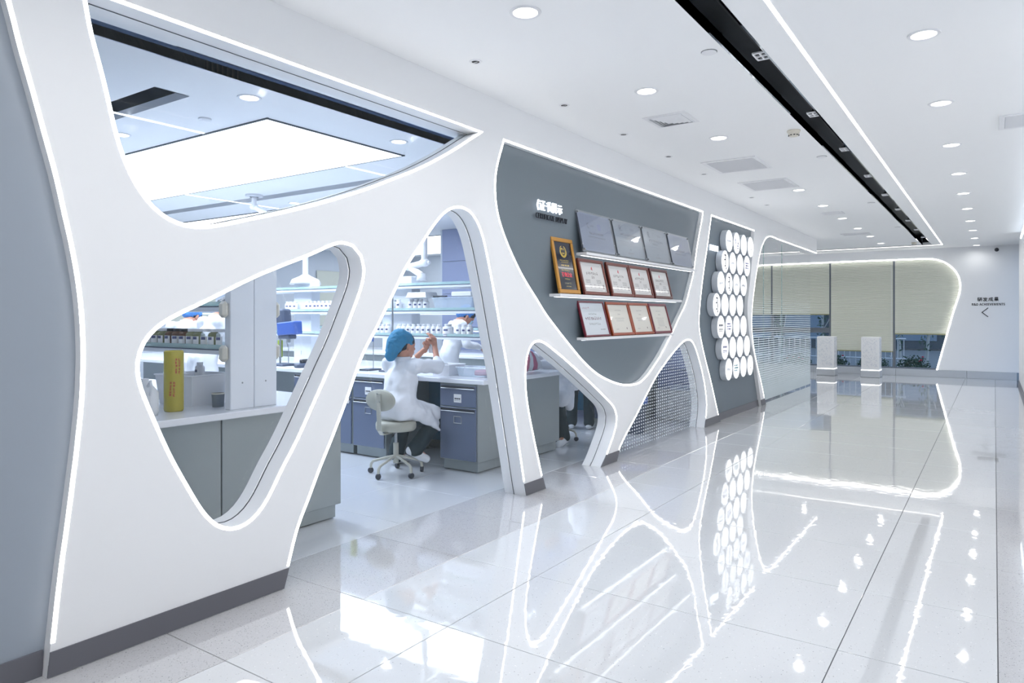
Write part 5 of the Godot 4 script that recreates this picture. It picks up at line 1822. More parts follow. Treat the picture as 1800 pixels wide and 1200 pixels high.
	lathe(gs, [Vector2(0, 0), Vector2(0.075, 0), Vector2(0.08, 0.02), Vector2(0.08, 0.13), Vector2(0.05, 0.17), Vector2(0.03, 0.18), Vector2(0.03, 0.21), Vector2(0, 0.21)], Transform3D.IDENTITY, 22)
	obj("body", gs, M.plastic_white, jug)
	gs = st()
	tube(gs, [Vector3(0.05, 0.17, 0), Vector3(0.08, 0.2, 0), Vector3(0.09, 0.16, 0), Vector3(0.08, 0.12, 0)], 0.008, 8)
	obj("handle", gs, M.plastic_white, jug)
	# instrument housings deeper on the nearest bench
	for e in [[-5.0, 2.3, 0.34, 0.26, "cream instrument housing behind the yellow roll"], [-5.7, 2.25, 0.3, 0.2, "white instrument housing farther along the nearest bench"]]:
		var t := thing("instrument", e[4], "instrument", Vector3(e[0], 0.84, -e[1]))
		var s := st()
		box(s, Vector3(0, e[3] / 2, 0), Vector3(e[2], e[3], 0.24), 0.02)
		obj("housing", s, M.plastic_cream if e[0] > -5.2 else M.plastic_white, t)
		s = st()
		box(s, Vector3(e[2] / 2 + 0.001, e[3] * 0.6, 0), Vector3(0.004, 0.07, 0.14))
		obj("control_face", s, M.frame_grey, t)
		s = st()
		box(s, Vector3(0, e[3] + 0.01, 0), Vector3(e[2] * 0.7, 0.02, 0.18), 0.006)
		obj("top_lid", s, M.plastic_white, t)
	# blue overhead stirrer
	var sr := thing("overhead_stirrer", "blue and slate overhead stirrer with a steel chuck, right of the white column", "stirrer", Vector3(-6.66, 0.84, -5.2))
	var s3 := st()
	box(s3, Vector3(-0.11, 0.55, 0), Vector3(0.14, 0.2, 0.13), 0.02, Basis(Vector3.BACK, 0.12))
	obj("motor", s3, M.slate, sr)
	s3 = st()
	box(s3, Vector3(0.02, 0.43, 0.02), Vector3(0.3, 0.15, 0.13), 0.012, Basis(Vector3.BACK, 0.08))
	obj("body", s3, M.blue, sr)
	s3 = st()
	box(s3, Vector3(-0.02, 0.335, 0.02), Vector3(0.2, 0.05, 0.11), 0.01)
	obj("gear_head", s3, M.slate, sr)
	s3 = st()
	turned(s3, [Vector2(0, 0.31), Vector2(0.024, 0.31), Vector2(0.026, 0.27), Vector2(0.018, 0.25), Vector2(0.012, 0.22), Vector2(0.006, 0.21)], Transform3D(Basis.IDENTITY, Vector3(0.0, 0, 0.02)), 16)
	obj("chuck", s3, M.metal, sr)
	s3 = st()
	turned(s3, [Vector2(0.005, 0.22), Vector2(0.005, 0.02), Vector2(0, 0.018)], Transform3D(Basis.IDENTITY, Vector3(0.0, 0, 0.02)), 10)
	obj("shaft", s3, M.metal, sr)
	s3 = st()
	turned(s3, [Vector2(0.012, 0.0), Vector2(0.012, 0.6), Vector2(0, 0.6)], Transform3D(Basis.IDENTITY, Vector3(-0.2, 0, -0.02)), 12)
	obj("stand_rod", s3, M.metal, sr)
	s3 = st()
	box(s3, Vector3(-0.12, 0.012, 0), Vector3(0.26, 0.024, 0.22), 0.006)
	obj("stand_foot", s3, M.slate, sr)
	# on the worker's bench
	tray("paper_tray", "white plastic tray of papers on the worktop right of the worker's arm", "tray", Vector3(-4.38, 0.84, -5.28), Vector3(0.22, 0.1, 0.26), M.plastic_white, 0.05)
	tray("sample_tray", "translucent tray with pink contents at the right of the worktop", "tray", Vector3(-4.02, 0.84, -5.3), Vector3(0.34, 0.085, 0.26), M.clear_plastic, 0.0)
	var pk := st()
	box(pk, Vector3(0.03, 0.035, 0.0), Vector3(0.14, 0.05, 0.16), 0.012)
	var pko := obj("pink_sachet", pk, mat(rgb(206, 120, 142), 0.6))
	pko.position = Vector3(-3.98, 0.842, -5.3)
	tag(pko, "pink sachet inside the translucent tray", "sachet")
	for k in 5:
		var pp := st()
		box(pp, Vector3(0, 0.004, 0), Vector3(0.17, 0.006, 0.2), 0.001, Basis(Vector3.UP, rng.randf_range(-0.06, 0.06)))
		var po := obj("paper_stack", pp, M.paper)
		po.position = Vector3(-4.38, 0.848 + 0.011 * k, -5.28)
		tag(po, "white paper packet in the tray beside the worker, %s in its stack" % ["lowest", "second", "third", "fourth", "topmost"][k], "paper", "papers in the white tray")
	var pkb := thing("pink_bag", "pink and white bags lying on the bench end in the bent opening", "bag", Vector3(-3.86, 0.858, -5.95))
	for k in 4:
		var s := st()
		lathe(s, [Vector2(0, 0.0), Vector2(0.05, 0.01), Vector2(0.06, 0.06), Vector2(0.045, 0.14), Vector2(0.02, 0.19), Vector2(0, 0.2)], Transform3D(Basis(Vector3.BACK, 0.25 * (k - 1.5)), Vector3(0, 0.0, 0.16 - 0.1 * k)), 10)
		obj("bag", s, mat(rgb(206, 120, 148), 0.5) if k % 2 == 0 else M.plastic_white, pkb)
	var ctr := [[-5.75, 5.15, 0.16, 0.12, "white cup cluster box behind the green roll"], [-6.08, 5.2, 0.2, 0.16, "small white instrument under the lower shelf, left of the green roll"], [-7.3, 5.2, 0.3, 0.14, "dark instrument base on the bench seen through the triangular window"], [-7.8, 5.25, 0.22, 0.2, "white instrument deep on the worker's bench"], [-6.34, 5.12, 0.1, 0.05, "dark clamp tool lying on the bench near the stirrer"]]
	for e in ctr:
		var t := thing("bench_instrument", e[4], "instrument", Vector3(e[0], 0.84, -e[1]))
		var dk: bool = e[4].begins_with("dark")
		var s := st()
		box(s, Vector3(0, e[3] / 2, 0), Vector3(e[2], e[3], 0.18), 0.015)
		obj("housing", s, M.slate if dk else M.plastic_white, t)
		s = st()
		box(s, Vector3(0, e[3] + 0.02, -0.02), Vector3(e[2] * 0.5, 0.04, 0.1), 0.01)
		obj("top_part", s, M.dark if dk else M.plastic_white, t)
		s = st()
		box(s, Vector3(0, e[3] * 0.5, 0.0915), Vector3(e[2] * 0.5, e[3] * 0.35, 0.003))
		obj("control_face", s, M.frame_grey, t)
	# fume extraction arms
	exhaust_arm("white jointed fume extraction arm above the worker's rack", [Vector3(-5.04, TOP, -5.68), Vector3(-5.04, 1.98, -5.68), Vector3(-5.3, 1.95, -5.72), Vector3(-5.08, 1.85, -5.68)], false)
	exhaust_arm("white fume extraction arm with a wide hood, seen through two windows", [Vector3(-8.0, TOP, -5.68), Vector3(-8.0, 2.84, -5.68), Vector3(-6.98, 2.4, -5.68), Vector3(-6.98, 1.9, -5.68)], true)
	# stools
	lab_stool("beige round laboratory stool under the seated worker", Vector3(-4.40, 0, -4.58), 0.12, 0.48)
	lab_stool("pale stool on casters behind the standing person's legs", Vector3(-4.75, 0, -7.7), 0.6, 0.5)
	# pale blinds on the far side of the laboratory and a white box behind the dotted glass
	for k in 4:
		var s := st()
		box(s, Vector3(0, 0, 0), Vector3(0.02, 1.3, 1.9), 0.004)
		var o := obj("roller_blind", s, M.blind)
		o.position = Vector3(-13.17, 1.85, -1.2 - 3.6 * k)
		tag(o, "pale green roller blind on the far laboratory wall, %s" % ["nearest", "second", "third", "farthest"][k], "blind", "roller blinds on the far laboratory wall")
	var wb := thing("white_crate", "large white box on the floor behind the dotted glass", "box", Vector3(-3.6, 0, -9.45))
	var s4 := st()
	box(s4, Vector3(0, 0.2, 0), Vector3(0.5, 0.4, 0.7), 0.01)
	obj("carton", s4, M.plastic_white, wb)
	s4 = st()
	box(s4, Vector3(0, 0.405, 0), Vector3(0.52, 0.02, 0.72), 0.005)
	obj("lid", s4, M.plastic_white, wb)
	var bb := thing("dark_bin", "dark bin with a blue liner behind the dotted glass", "bin", Vector3(-3.6, 0, -7.85))
	s4 = st()
	turned(s4, [Vector2(0, 0), Vector2(0.13, 0), Vector2(0.16, 0.42), Vector2(0.15, 0.42), Vector2(0.12, 0.01)], Transform3D.IDENTITY, 20)
	obj("bucket", s4, M.slate, bb)
	s4 = st()
	turned(s4, [Vector2(0.15, 0.4), Vector2(0.168, 0.43), Vector2(0.165, 0.36)], Transform3D.IDENTITY, 20)
	obj("liner", s4, M.blue, bb)


# ---------------------------------------------------------------- people
func fresh() -> Dictionary:
	return {"v": PackedVector3Array(), "n": PackedVector3Array(), "i": PackedInt32Array()}

# tapered capsules [a, b, radius at a, radius at b], joined with a smooth minimum and meshed as surface nets
func net(bones: Array, cell: float, k: float, out: Dictionary, folds: FastNoiseLite = null, amp := 0.0):
	var lo := Vector3(1e9, 1e9, 1e9)
	var hi := -lo
	for b in bones:
		var r: float = maxf(b[2], b[3])
		lo = lo.min(b[0] - Vector3(r, r, r)).min(b[1] - Vector3(r, r, r))
		hi = hi.max(b[0] + Vector3(r, r, r)).max(b[1] + Vector3(r, r, r))
	var m := Vector3.ONE * (k + cell * 3.0)
	lo -= m
	hi += m
	var nx := int((hi.x - lo.x) / cell) + 2
	var ny := int((hi.y - lo.y) / cell) + 2
	var nz := int((hi.z - lo.z) / cell) + 2
	var f := PackedFloat32Array()
	f.resize(nx * ny * nz)
	f.fill(9.0)
	for b in bones:
		var a: Vector3 = b[0]
		var ab: Vector3 = b[1] - a
		var l2: float = maxf(ab.length_squared(), 1e-9)
		var ra: float = b[2]
		var dr: float = b[3] - ra
		var R: float = maxf(ra, b[3]) + k + cell * 2.0
		var p0: Vector3 = ((a.min(b[1]) - Vector3(R, R, R) - lo) / cell).floor()
		var p1: Vector3 = ((a.max(b[1]) + Vector3(R, R, R) - lo) / cell).ceil()
		var x0 := maxi(int(p0.x), 0)
		var x1 := mini(int(p1.x), nx - 1)
		for iz in range(maxi(int(p0.z), 0), mini(int(p1.z), nz - 1) + 1):
			for iy in range(maxi(int(p0.y), 0), mini(int(p1.y), ny - 1) + 1):
				var q := lo + Vector3(x0, iy, iz) * cell - a
				var at := (iz * ny + iy) * nx + x0
				for ix in range(x0, x1 + 1):
					var t := clampf(q.dot(ab) / l2, 0.0, 1.0)
					var d := (q - ab * t).length() - ra - dr * t
					var e := f[at]
					if d < e + k:
						var h := maxf(k - absf(e - d), 0.0) / k
						f[at] = minf(e, d) - h * h * k * 0.25
					q.x += cell
					at += 1
	var ids := PackedInt32Array()
	ids.resize(nx * ny * nz)
	ids.fill(-1)
	var V: PackedVector3Array = out.v
	var N: PackedVector3Array = out.n
	var I: PackedInt32Array = out.i
	var dx := [0, 1, nx, nx + 1, nx * ny, nx * ny + 1, nx * ny + nx, nx * ny + nx + 1]
	var off := [Vector3(0, 0, 0), Vector3(1, 0, 0), Vector3(0, 1, 0), Vector3(1, 1, 0), Vector3(0, 0, 1), Vector3(1, 0, 1), Vector3(0, 1, 1), Vector3(1, 1, 1)]
	var edges := [[0, 1], [2, 3], [4, 5], [6, 7], [0, 2], [1, 3], [4, 6], [5, 7], [0, 4], [1, 5], [2, 6], [3, 7]]
	var far := cell * 1.9
	for iz in nz - 1:
		for iy in ny - 1:
			var at := (iz * ny + iy) * nx - 1
			for ix in nx - 1:
				at += 1
				var e := f[at]
				if e > far or e < -far:
					continue
				var c := [e, f[at + 1], f[at + dx[2]], f[at + dx[3]], f[at + dx[4]], f[at + dx[5]], f[at + dx[6]], f[at + dx[7]]]
				var neg := 0
				for v in c:
					if v < 0.0:
						neg += 1
				if neg == 0 or neg == 8:
					continue
				var sum := Vector3.ZERO
				var cnt := 0
				for ed in edges:
					var u: float = c[ed[0]]
					var w: float = c[ed[1]]
					if (u < 0.0) != (w < 0.0):
						sum += off[ed[0]].lerp(off[ed[1]], u / (u - w))
						cnt += 1
				var g := Vector3(c[1] + c[3] + c[5] + c[7] - c[0] - c[2] - c[4] - c[6], c[2] + c[3] + c[6] + c[7] - c[0] - c[1] - c[4] - c[5], c[4] + c[5] + c[6] + c[7] - c[0] - c[1] - c[2] - c[3]).normalized()
				var p := lo + (Vector3(ix, iy, iz) + sum / cnt) * cell
				if folds:
					p += g * folds.get_noise_3dv(p) * amp
				ids[at] = V.size()
				V.append(p)
				N.append(g)
	var steps := [1, nx, nx * ny]
	for iz in range(1, nz - 1):
		for iy in range(1, ny - 1):
			var at := (iz * ny + iy) * nx
			for ix in range(1, nx - 1):
				at += 1
				var e := f[at]
				if e > far or e < -far:
					continue
				for axis in 3:
					var w := f[at + steps[axis]]
					if (e < 0.0) == (w < 0.0):
						continue
					var s1: int = steps[(axis + 1) % 3]
					var s2: int = steps[(axis + 2) % 3]
					var a := ids[at - s1 - s2]
					var b := ids[at - s2]
					var c2 := ids[at]
					var d := ids[at - s1]
					if a < 0 or b < 0 or c2 < 0 or d < 0:
						continue
					if e < 0.0:
						I.append_array(PackedInt32Array([a, c2, b, a, d, c2]))
					else:
						I.append_array(PackedInt32Array([a, b, c2, a, c2, d]))
	out.v = V
	out.n = N
	out.i = I

func flesh(called: String, d: Dictionary, m: Material, parent: Node, crease := false) -> MeshInstance3D:
	var v: PackedVector3Array = d.v
	var n: PackedVector3Array = d.n
	var ix: PackedInt32Array = d.i
	if crease:
		# normals from the folded surface itself
		n.fill(Vector3.ZERO)
		for t in range(0, ix.size(), 3):
			var a := v[ix[t]]
			var fn := (a - v[ix[t + 2]]).cross(a - v[ix[t + 1]])
			for q in 3:
				n[ix[t + q]] += fn
		for q in n.size():
			n[q] = n[q].normalized() if n[q].length() > 1e-12 else Vector3.UP
	var arr := []
	arr.resize(Mesh.ARRAY_MAX)
	arr[Mesh.ARRAY_VERTEX] = v
	arr[Mesh.ARRAY_NORMAL] = n
	arr[Mesh.ARRAY_INDEX] = ix
	var mesh := ArrayMesh.new()
	mesh.add_surface_from_arrays(Mesh.PRIMITIVE_TRIANGLES, arr)
	return obj(called, mesh, m, parent)

func hand_bones(w: Vector3, d: Vector3, n: Vector3, thumb: Vector3, curl: float) -> Array:
	# w wrist, d towards the fingers, n out of the palm, thumb: the side the thumb is on
	var s := thumb
	var out := []
	var lens := [0.040, 0.045, 0.042, 0.034]
	for k in 4:
		var o := 0.028 - 0.018 * k
		var kn: Vector3 = w + d * (0.082 - 0.004 * absf(k - 1.2)) + s * o
		out.append([w + d * 0.012 + s * o * 0.6, kn, 0.0135, 0.0105])
		var dir := d
		var p := kn
		for seg in 3:
			var ang: float = curl * (0.55 + 0.25 * seg) + 0.05 * k
			dir = (dir * cos(ang) + n * sin(ang)).normalized()
			var nn := (n * cos(ang) - d * sin(ang)).normalized()
			var e: Vector3 = p + dir * lens[k] * [1.0, 0.68, 0.5][seg]
			out.append([p, e, 0.0095 - 0.001 * seg, 0.0088 - 0.001 * seg])
			p = e
	var tb := w + d * 0.025 + s * 0.024
	var t1 := tb + (s * 0.75 + d * 0.55 + n * 0.35).normalized() * 0.042
	var t2 := t1 + (s * 0.2 + d * 0.75 + n * 0.6).normalized() * 0.032
	out.append([tb, t1, 0.013, 0.0105])
	out.append([t1, t2, 0.010, 0.0085])
	out.append([w - d * 0.03, w + d * 0.03, 0.024, 0.022])
	return out

func head_bones(c: Vector3, F: Vector3, U: Vector3, nb: Vector3) -> Array:
	var R := F.cross(U).normalized()
	return [
		[c + U * 0.032 - F * 0.03, c + U * 0.035 + F * 0.018, 0.083, 0.078],
		[c + U * 0.0 + F * 0.028, c - U * 0.03 + F * 0.038, 0.066, 0.058],
		[c - U * 0.06 + F * 0.05, c - U * 0.078 + F * 0.066, 0.042, 0.028],
		[c - U * 0.05 + R * 0.035 + F * 0.01, c - U * 0.075 + F * 0.05, 0.03, 0.026],
		[c - U * 0.05 - R * 0.035 + F * 0.01, c - U * 0.075 + F * 0.05, 0.03, 0.026],
		[c + U * 0.012 + F * 0.09, c - U * 0.022 + F * 0.108, 0.010, 0.014],
		[c + U * 0.026 + R * 0.03 + F * 0.08, c + U * 0.026 - R * 0.03 + F * 0.08, 0.012, 0.012],
		[c - U * 0.046 + R * 0.016 + F * 0.09, c - U * 0.046 - R * 0.016 + F * 0.09, 0.009, 0.009],
		[c - U * 0.058 + R * 0.013 + F * 0.087, c - U * 0.058 - R * 0.013 + F * 0.087, 0.009, 0.009],
		[c + R * 0.078 + U * 0.012 - F * 0.008, c + R * 0.077 - U * 0.024 - F * 0.002, 0.015, 0.011],
		[c - R * 0.078 + U * 0.012 - F * 0.008, c - R * 0.077 - U * 0.024 - F * 0.002, 0.015, 0.011],
		[c - U * 0.05 - F * 0.02, nb, 0.052, 0.056],
	]

func person(label: String, at: Vector3, turn: float, J: Dictionary, cell: float, fine: float, look: Dictionary) -> Node3D:
	var t := thing("person", label, "person", at, turn)
	var F: Vector3 = J.face.normalized()
	var U: Vector3 = (Vector3.UP - F * F.y * 1.0).normalized()
	if J.has("crown"):
		U = J.crown.normalized()
	var R := F.cross(U).normalized()
	var hc: Vector3 = J.head
	var mid: Vector3 = (J.hipL + J.hipR) / 2.0
	# body: trunk, limbs, then head and hands in finer cells, all one mesh
	var body := fresh()
	var b := [[mid, J.chest, 0.08, 0.085], [J.hipL, J.hipR, 0.07, 0.07], [J.shL, J.shR, 0.036, 0.036], [J.chest, J.neck, 0.08, 0.045], [J.neck, hc - U * 0.05, 0.05, 0.048]]
	for s in ["L", "R"]:
		b.append([J["sh" + s], J["el" + s], 0.036, 0.032])
		b.append([J["el" + s], J["wr" + s], 0.034, 0.024])
		b.append([J["hip" + s], J["kn" + s], 0.066, 0.05])
		b.append([J["kn" + s], J["an" + s], 0.044, 0.028])
		b.append([J["an" + s], J["toe" + s], 0.034, 0.026])
	net(b, cell, 0.03, body)
	net(head_bones(hc, F, U, J.neck), fine, 0.016, body)
	for s in ["L", "R"]:
		var hb: Array = J["hand" + s]
		net(hand_bones(J["wr" + s], hb[0].normalized(), hb[1].normalized(), hb[2].normalized(), hb[3]), minf(fine, 0.005), 0.006, body)
	flesh("body", body, M.skin, t)
	# eyes and brows
	for sg in [-1.0, 1.0]:
		var e := st()
		lathe(e, [Vector2(0, -0.009), Vector2(0.008, -0.005), Vector2(0.01, 0), Vector2(0.008, 0.005), Vector2(0, 0.009)], Transform3D(Basis.IDENTITY, hc + F * 0.083 + R * sg * 0.032 + U * 0.008), 10)
		obj("eye", e, M.dark, t)
	# coat
	var fold := FastNoiseLite.new()
	fold.seed = 11
	fold.frequency = 7.0
	fold.fractal_octaves = 2
	var coat := fresh()
	var cb := [[J.neck - Vector3(0, 0.015, 0), J.chest, 0.06, 0.115]]
	var sx: Vector3 = (J.shR - J.shL).normalized()
	for k in [-1.0, 1.0]:
		cb.append([J.chest + sx * 0.055 * k, mid + sx * 0.06 * k + Vector3(0, 0.05, 0), 0.108, 0.112])
	cb.append([J.shL, J.shR, 0.062, 0.062])
	for s in ["L", "R"]:
		cb.append([J["sh" + s], J["el" + s], 0.068, 0.056])
		var cuff: Vector3 = J["el" + s].lerp(J["wr" + s], look.get("cuff", 0.85))
		cb.append([J["el" + s], cuff, 0.056, 0.044])
	for e in look.get("skirt", []):
		cb.append(e)
	net(cb, cell, 0.025, coat, fold, 0.013)
	flesh("lab_coat", coat, M.coat, t, true)
	# collar
	var col := st()
	lathe(col, [Vector2(0.058, 0.0), Vector2(0.064, 0.03), Vector2(0.07, 0.026), Vector2(0.078, -0.01)], Transform3D(Basis.IDENTITY, J.neck + Vector3(0, 0.0, 0.0)), 18)
	obj("collar", col, M.coat, t)
	# trousers
	var tr := fresh()
	var tb := [[J.hipL * 0.8 + J.hipR * 0.2, J.hipR * 0.8 + J.hipL * 0.2, 0.085, 0.085]]
	for s in ["L", "R"]:
		tb.append([J["hip" + s], J["kn" + s], 0.078, 0.07])
		tb.append([J["kn" + s], J["an" + s].lerp(J["kn" + s], 0.02), 0.07, look.get("hem", 0.066)])
	net(tb, cell, 0.03, tr, fold, 0.008)
	flesh("trousers", tr, M.trousers, t, true)
	# shoes
	for s in ["L", "R"]:
		var sh := fresh()
		var a: Vector3 = J["an" + s]
		var toe: Vector3 = J["toe" + s]
		var down: Vector3 = J.get("sole" + s, Vector3.DOWN)
		var heel := a - (toe - a).normalized() * 0.03 + down * 0.035
		net([[heel, toe, 0.036, 0.032], [a + down * 0.01, a.lerp(toe, 0.6) + down * 0.02, 0.04, 0.036], [heel + down * 0.012, toe + down * 0.01, 0.03, 0.028]], minf(cell, 0.01), 0.02, sh)
		flesh("shoe", sh, M.shoe, t)
	# hair, cap, mask
	var hr := fresh()
	net([[hc + U * 0.036 - F * 0.036, hc + U * 0.044 + F * 0.014, 0.089, 0.082], [hc - F * 0.06 + U * 0.0, hc - F * 0.055 - U * 0.05, 0.05, 0.034]], maxf(fine, 0.007), 0.02, hr)
	flesh("hair", hr, M.hair, t)
	var cp := fresh()
	var crinkle := FastNoiseLite.new()
	crinkle.seed = 2
	crinkle.frequency = 22.0
	var bag: float = look.get("bag", 0.02)
	net([[hc + U * 0.06 - F * 0.05, hc + U * 0.05 - F * 0.01, 0.098, 0.092], [hc - F * (0.075 + bag * 0.5) + U * 0.01, hc - F * (0.085 + bag) - U * bag * 1.6, 0.075, 0.05]], fine, 0.04, cp, crinkle, 0.008)
	flesh("hair_cap", cp, look.get("cap", M.cap), t, true)
	if look.get("mask", false):
		var mk := fresh()
		net([[hc - U * 0.02 + F * 0.07, hc - U * 0.055 + F * 0.072, 0.044, 0.038]], 0.006, 0.01, mk)
		flesh("face_mask", mk, M.mask, t)
	return t

func standing(bow: float, reach: float) -> Dictionary:
	return {
		"hipL": Vector3(-0.09, 0.88, 0), "hipR": Vector3(0.09, 0.88, 0), "chest": Vector3(0, 1.2, -0.02 - bow * 0.2), "neck": Vector3(0, 1.395, -0.03 - bow * 0.35), "head": Vector3(0.01, 1.525 - bow * 0.22, -0.06 - bow * 0.65),
		"face": Vector3(0.25, -0.2 - bow * 2.0, -1), "shL": Vector3(-0.18, 1.345, -0.03 - bow * 0.28), "shR": Vector3(0.18, 1.345, -0.03 - bow * 0.28),
		"elL": Vector3(-0.23, 1.09, -0.08 - reach * 0.3), "elR": Vector3(0.23, 1.09, -0.08 - reach * 0.3), "wrL": Vector3(-0.13, 1.04, -0.3 - reach * 0.4), "wrR": Vector3(0.13, 1.04, -0.3 - reach * 0.4),
		"handL": [Vector3(0.2, -0.2, -1), Vector3(0.5, -1, 0.2), Vector3(1, 0.2, 0), 0.5], "handR": [Vector3(-0.2, -0.2, -1), Vector3(-0.5, -1, 0.2), Vector3(-1, 0.2, 0), 0.5],
		"knL": Vector3(-0.1, 0.48, -0.02), "knR": Vector3(0.1, 0.48, -0.02), "anL": Vector3(-0.11, 0.075, 0.01), "anR": Vector3(0.11, 0.075, 0.01), "toeL": Vector3(-0.125, 0.034, -0.15), "toeR": Vector3(0.125, 0.034, -0.15),
	}

func build_people():
	# the seated worker
	var J := {
		"hipL": Vector3(-0.085, 0.57, 0.0), "hipR": Vector3(0.085, 0.57, 0.0), "chest": Vector3(0, 0.84, -0.05), "neck": Vector3(0, 1.015, -0.065), "head": Vector3(0.0, 1.135, -0.085),
		"face": Vector3(0.22, -0.06, -1), "shL": Vector3(-0.165, 0.965, -0.07), "shR": Vector3(0.165, 0.965, -0.07),
		"elL": Vector3(-0.17, 0.95, -0.33), "elR": Vector3(0.185, 0.945, -0.335), "wrL": Vector3(-0.045, 1.105, -0.43), "wrR": Vector3(0.075, 1.125, -0.42),
		"handL": [Vector3(0.5, 0.75, 0.1), Vector3(0.6, -0.3, 0.5), Vector3(-0.2, 0.3, 0.9), 1.0], "handR": [Vector3(-0.25, 1, 0.0), Vector3(-0.9, -0.1, -0.3), Vector3(-0.2, 0.1, 0.9), 1.0],
		"knL": Vector3(-0.24, 0.50, -0.36), "knR": Vector3(0.115, 0.43, -0.385), "anL": Vector3(-0.28, 0.085, -0.27), "anR": Vector3(0.10, 0.215, -0.12), "toeL": Vector3(-0.30, 0.036, -0.43), "toeR": Vector3(0.145, 0.115, -0.225),
		"soleR": Vector3(-0.25, -0.75, 0.6),
	}
	var W := Vector3(-4.40, 0, -4.60)
	var w := person("person in a white lab coat and blue hair cap seated on a stool, arms raised", W, 0.0, J, 0.011, 0.0055, {"cuff": 0.3, "bag": 0.055, "hem": 0.075, "skirt": [
		[Vector3(-0.07, 0.62, 0.01), Vector3(0.07, 0.62, 0.01), 0.13, 0.13],
		[Vector3(-0.09, 0.56, 0.05), Vector3(0.1, 0.56, 0.05), 0.085, 0.085],
		[Vector3(0.085, 0.6, 0.0), Vector3(0.115, 0.50, -0.345), 0.11, 0.082],
		[Vector3(0.15, 0.55, -0.08), Vector3(0.175, 0.42, -0.33), 0.07, 0.034],
		[Vector3(0.17, 0.50, -0.2), Vector3(0.20, 0.365, -0.34), 0.05, 0.014],
		[Vector3(-0.085, 0.6, 0.0), Vector3(-0.22, 0.53, -0.32), 0.105, 0.09]]})
	# what the worker holds
	var cup := thing("sample_cup", "small white sample cup held by the seated worker", "cup", W + Vector3(0.0, 1.06, -0.47))
	var s := st()
	turned(s, [Vector2(0, 0), Vector2(0.03, 0), Vector2(0.034, 0.062), Vector2(0.031, 0.062), Vector2(0.028, 0.004)], Transform3D.IDENTITY, 18)
	obj("cup", s, M.plastic_white, cup)
	s = st()
	turned(s, [Vector2(0.033, 0.058), Vector2(0.037, 0.062), Vector2(0.033, 0.066)], Transform3D.IDENTITY, 18)
	obj("rim", s, M.plastic_white, cup)
	s = st()
	tube(s, [Vector3(0, 0, 0), Vector3(-0.012, 0.16, 0.0)], 0.004, 8)
	var pp := obj("dropper", s, M.metal)
	pp.position = W + Vector3(0.02, 1.12, -0.42)
	tag(pp, "thin dropper in the seated worker's fingers", "dropper")
	# people standing farther in
	var coat_skirt := [[Vector3(-0.06, 0.95, 0), Vector3(-0.09, 0.6, 0.0), 0.112, 0.13], [Vector3(0.06, 0.95, 0), Vector3(0.09, 0.6, 0.0), 0.112, 0.13]]
	var p2 := person("person in a white lab coat standing with back turned, behind the sample bottles", Vector3(-6.95, 0, -4.3), 0.0, standing(0.35, 0.2), 0.016, 0.008, {"cap": M.hair, "skirt": coat_skirt})
	var p3 := person("masked person in a blue cap behind the shelves, right of the bottle row", Vector3(-5.95, 0, -7.2), -0.55, standing(0.3, 0.3), 0.016, 0.008, {"cap": M.cap_far, "mask": true, "skirt": coat_skirt})
	p3.scale = Vector3.ONE * 0.96
	var p4: Node3D = copy(p3, Vector3(-7.72, 0, -4.5), "person in a blue cap left of the one with back turned")
	p4.rotation.y = 0.5
	var p5: Node3D = copy(p2, Vector3(-4.28, 0, -7.75), "standing person whose dark trousers and white shoes show in the bent opening")
	p5.rotation.y = 0.35
	var p6 := person("person seated at the far side of the bench, one white shoe showing past its end", Vector3(-4.12, 0, -6.86), PI, {
		"hipL": Vector3(-0.085, 0.57, 0.0), "hipR": Vector3(0.085, 0.57, 0.0), "chest": Vector3(0, 0.84, -0.02), "neck": Vector3(0, 1.015, -0.03), "head": Vector3(0.0, 1.135, -0.06),
		"face": Vector3(0, -0.3, -1), "shL": Vector3(-0.165, 0.965, -0.03), "shR": Vector3(0.165, 0.965, -0.03), "elL": Vector3(-0.2, 0.86, -0.27), "elR": Vector3(0.2, 0.86, -0.27), "wrL": Vector3(-0.1, 0.9, -0.5), "wrR": Vector3(0.1, 0.9, -0.5),
		"handL": [Vector3(0.2, -0.1, -1), Vector3(0, -1, 0), Vector3(1, 0, 0), 0.4], "handR": [Vector3(-0.2, -0.1, -1), Vector3(0, -1, 0), Vector3(-1, 0, 0), 0.4],
		"knL": Vector3(-0.2, 0.50, -0.28), "knR": Vector3(0.13, 0.50, -0.30), "anL": Vector3(-0.24, 0.085, -0.2), "anR": Vector3(0.15, 0.085, -0.22), "toeL": Vector3(-0.26, 0.036, -0.36), "toeR": Vector3(0.16, 0.036, -0.36),
	}, 0.016, 0.009, {"cap": M.cap_far, "skirt": [[Vector3(-0.07, 0.62, 0.02), Vector3(0.07, 0.62, 0.02), 0.15, 0.15], [Vector3(-0.12, 0.6, 0.0), Vector3(-0.24, 0.52, -0.28), 0.12, 0.1], [Vector3(-0.2, 0.55, -0.05), Vector3(-0.27, 0.42, -0.15), 0.08, 0.05]]})
	lab_stool("laboratory stool hidden behind the bench end under the second seated person", Vector3(-4.12, 0, -6.88), PI, 0.48)


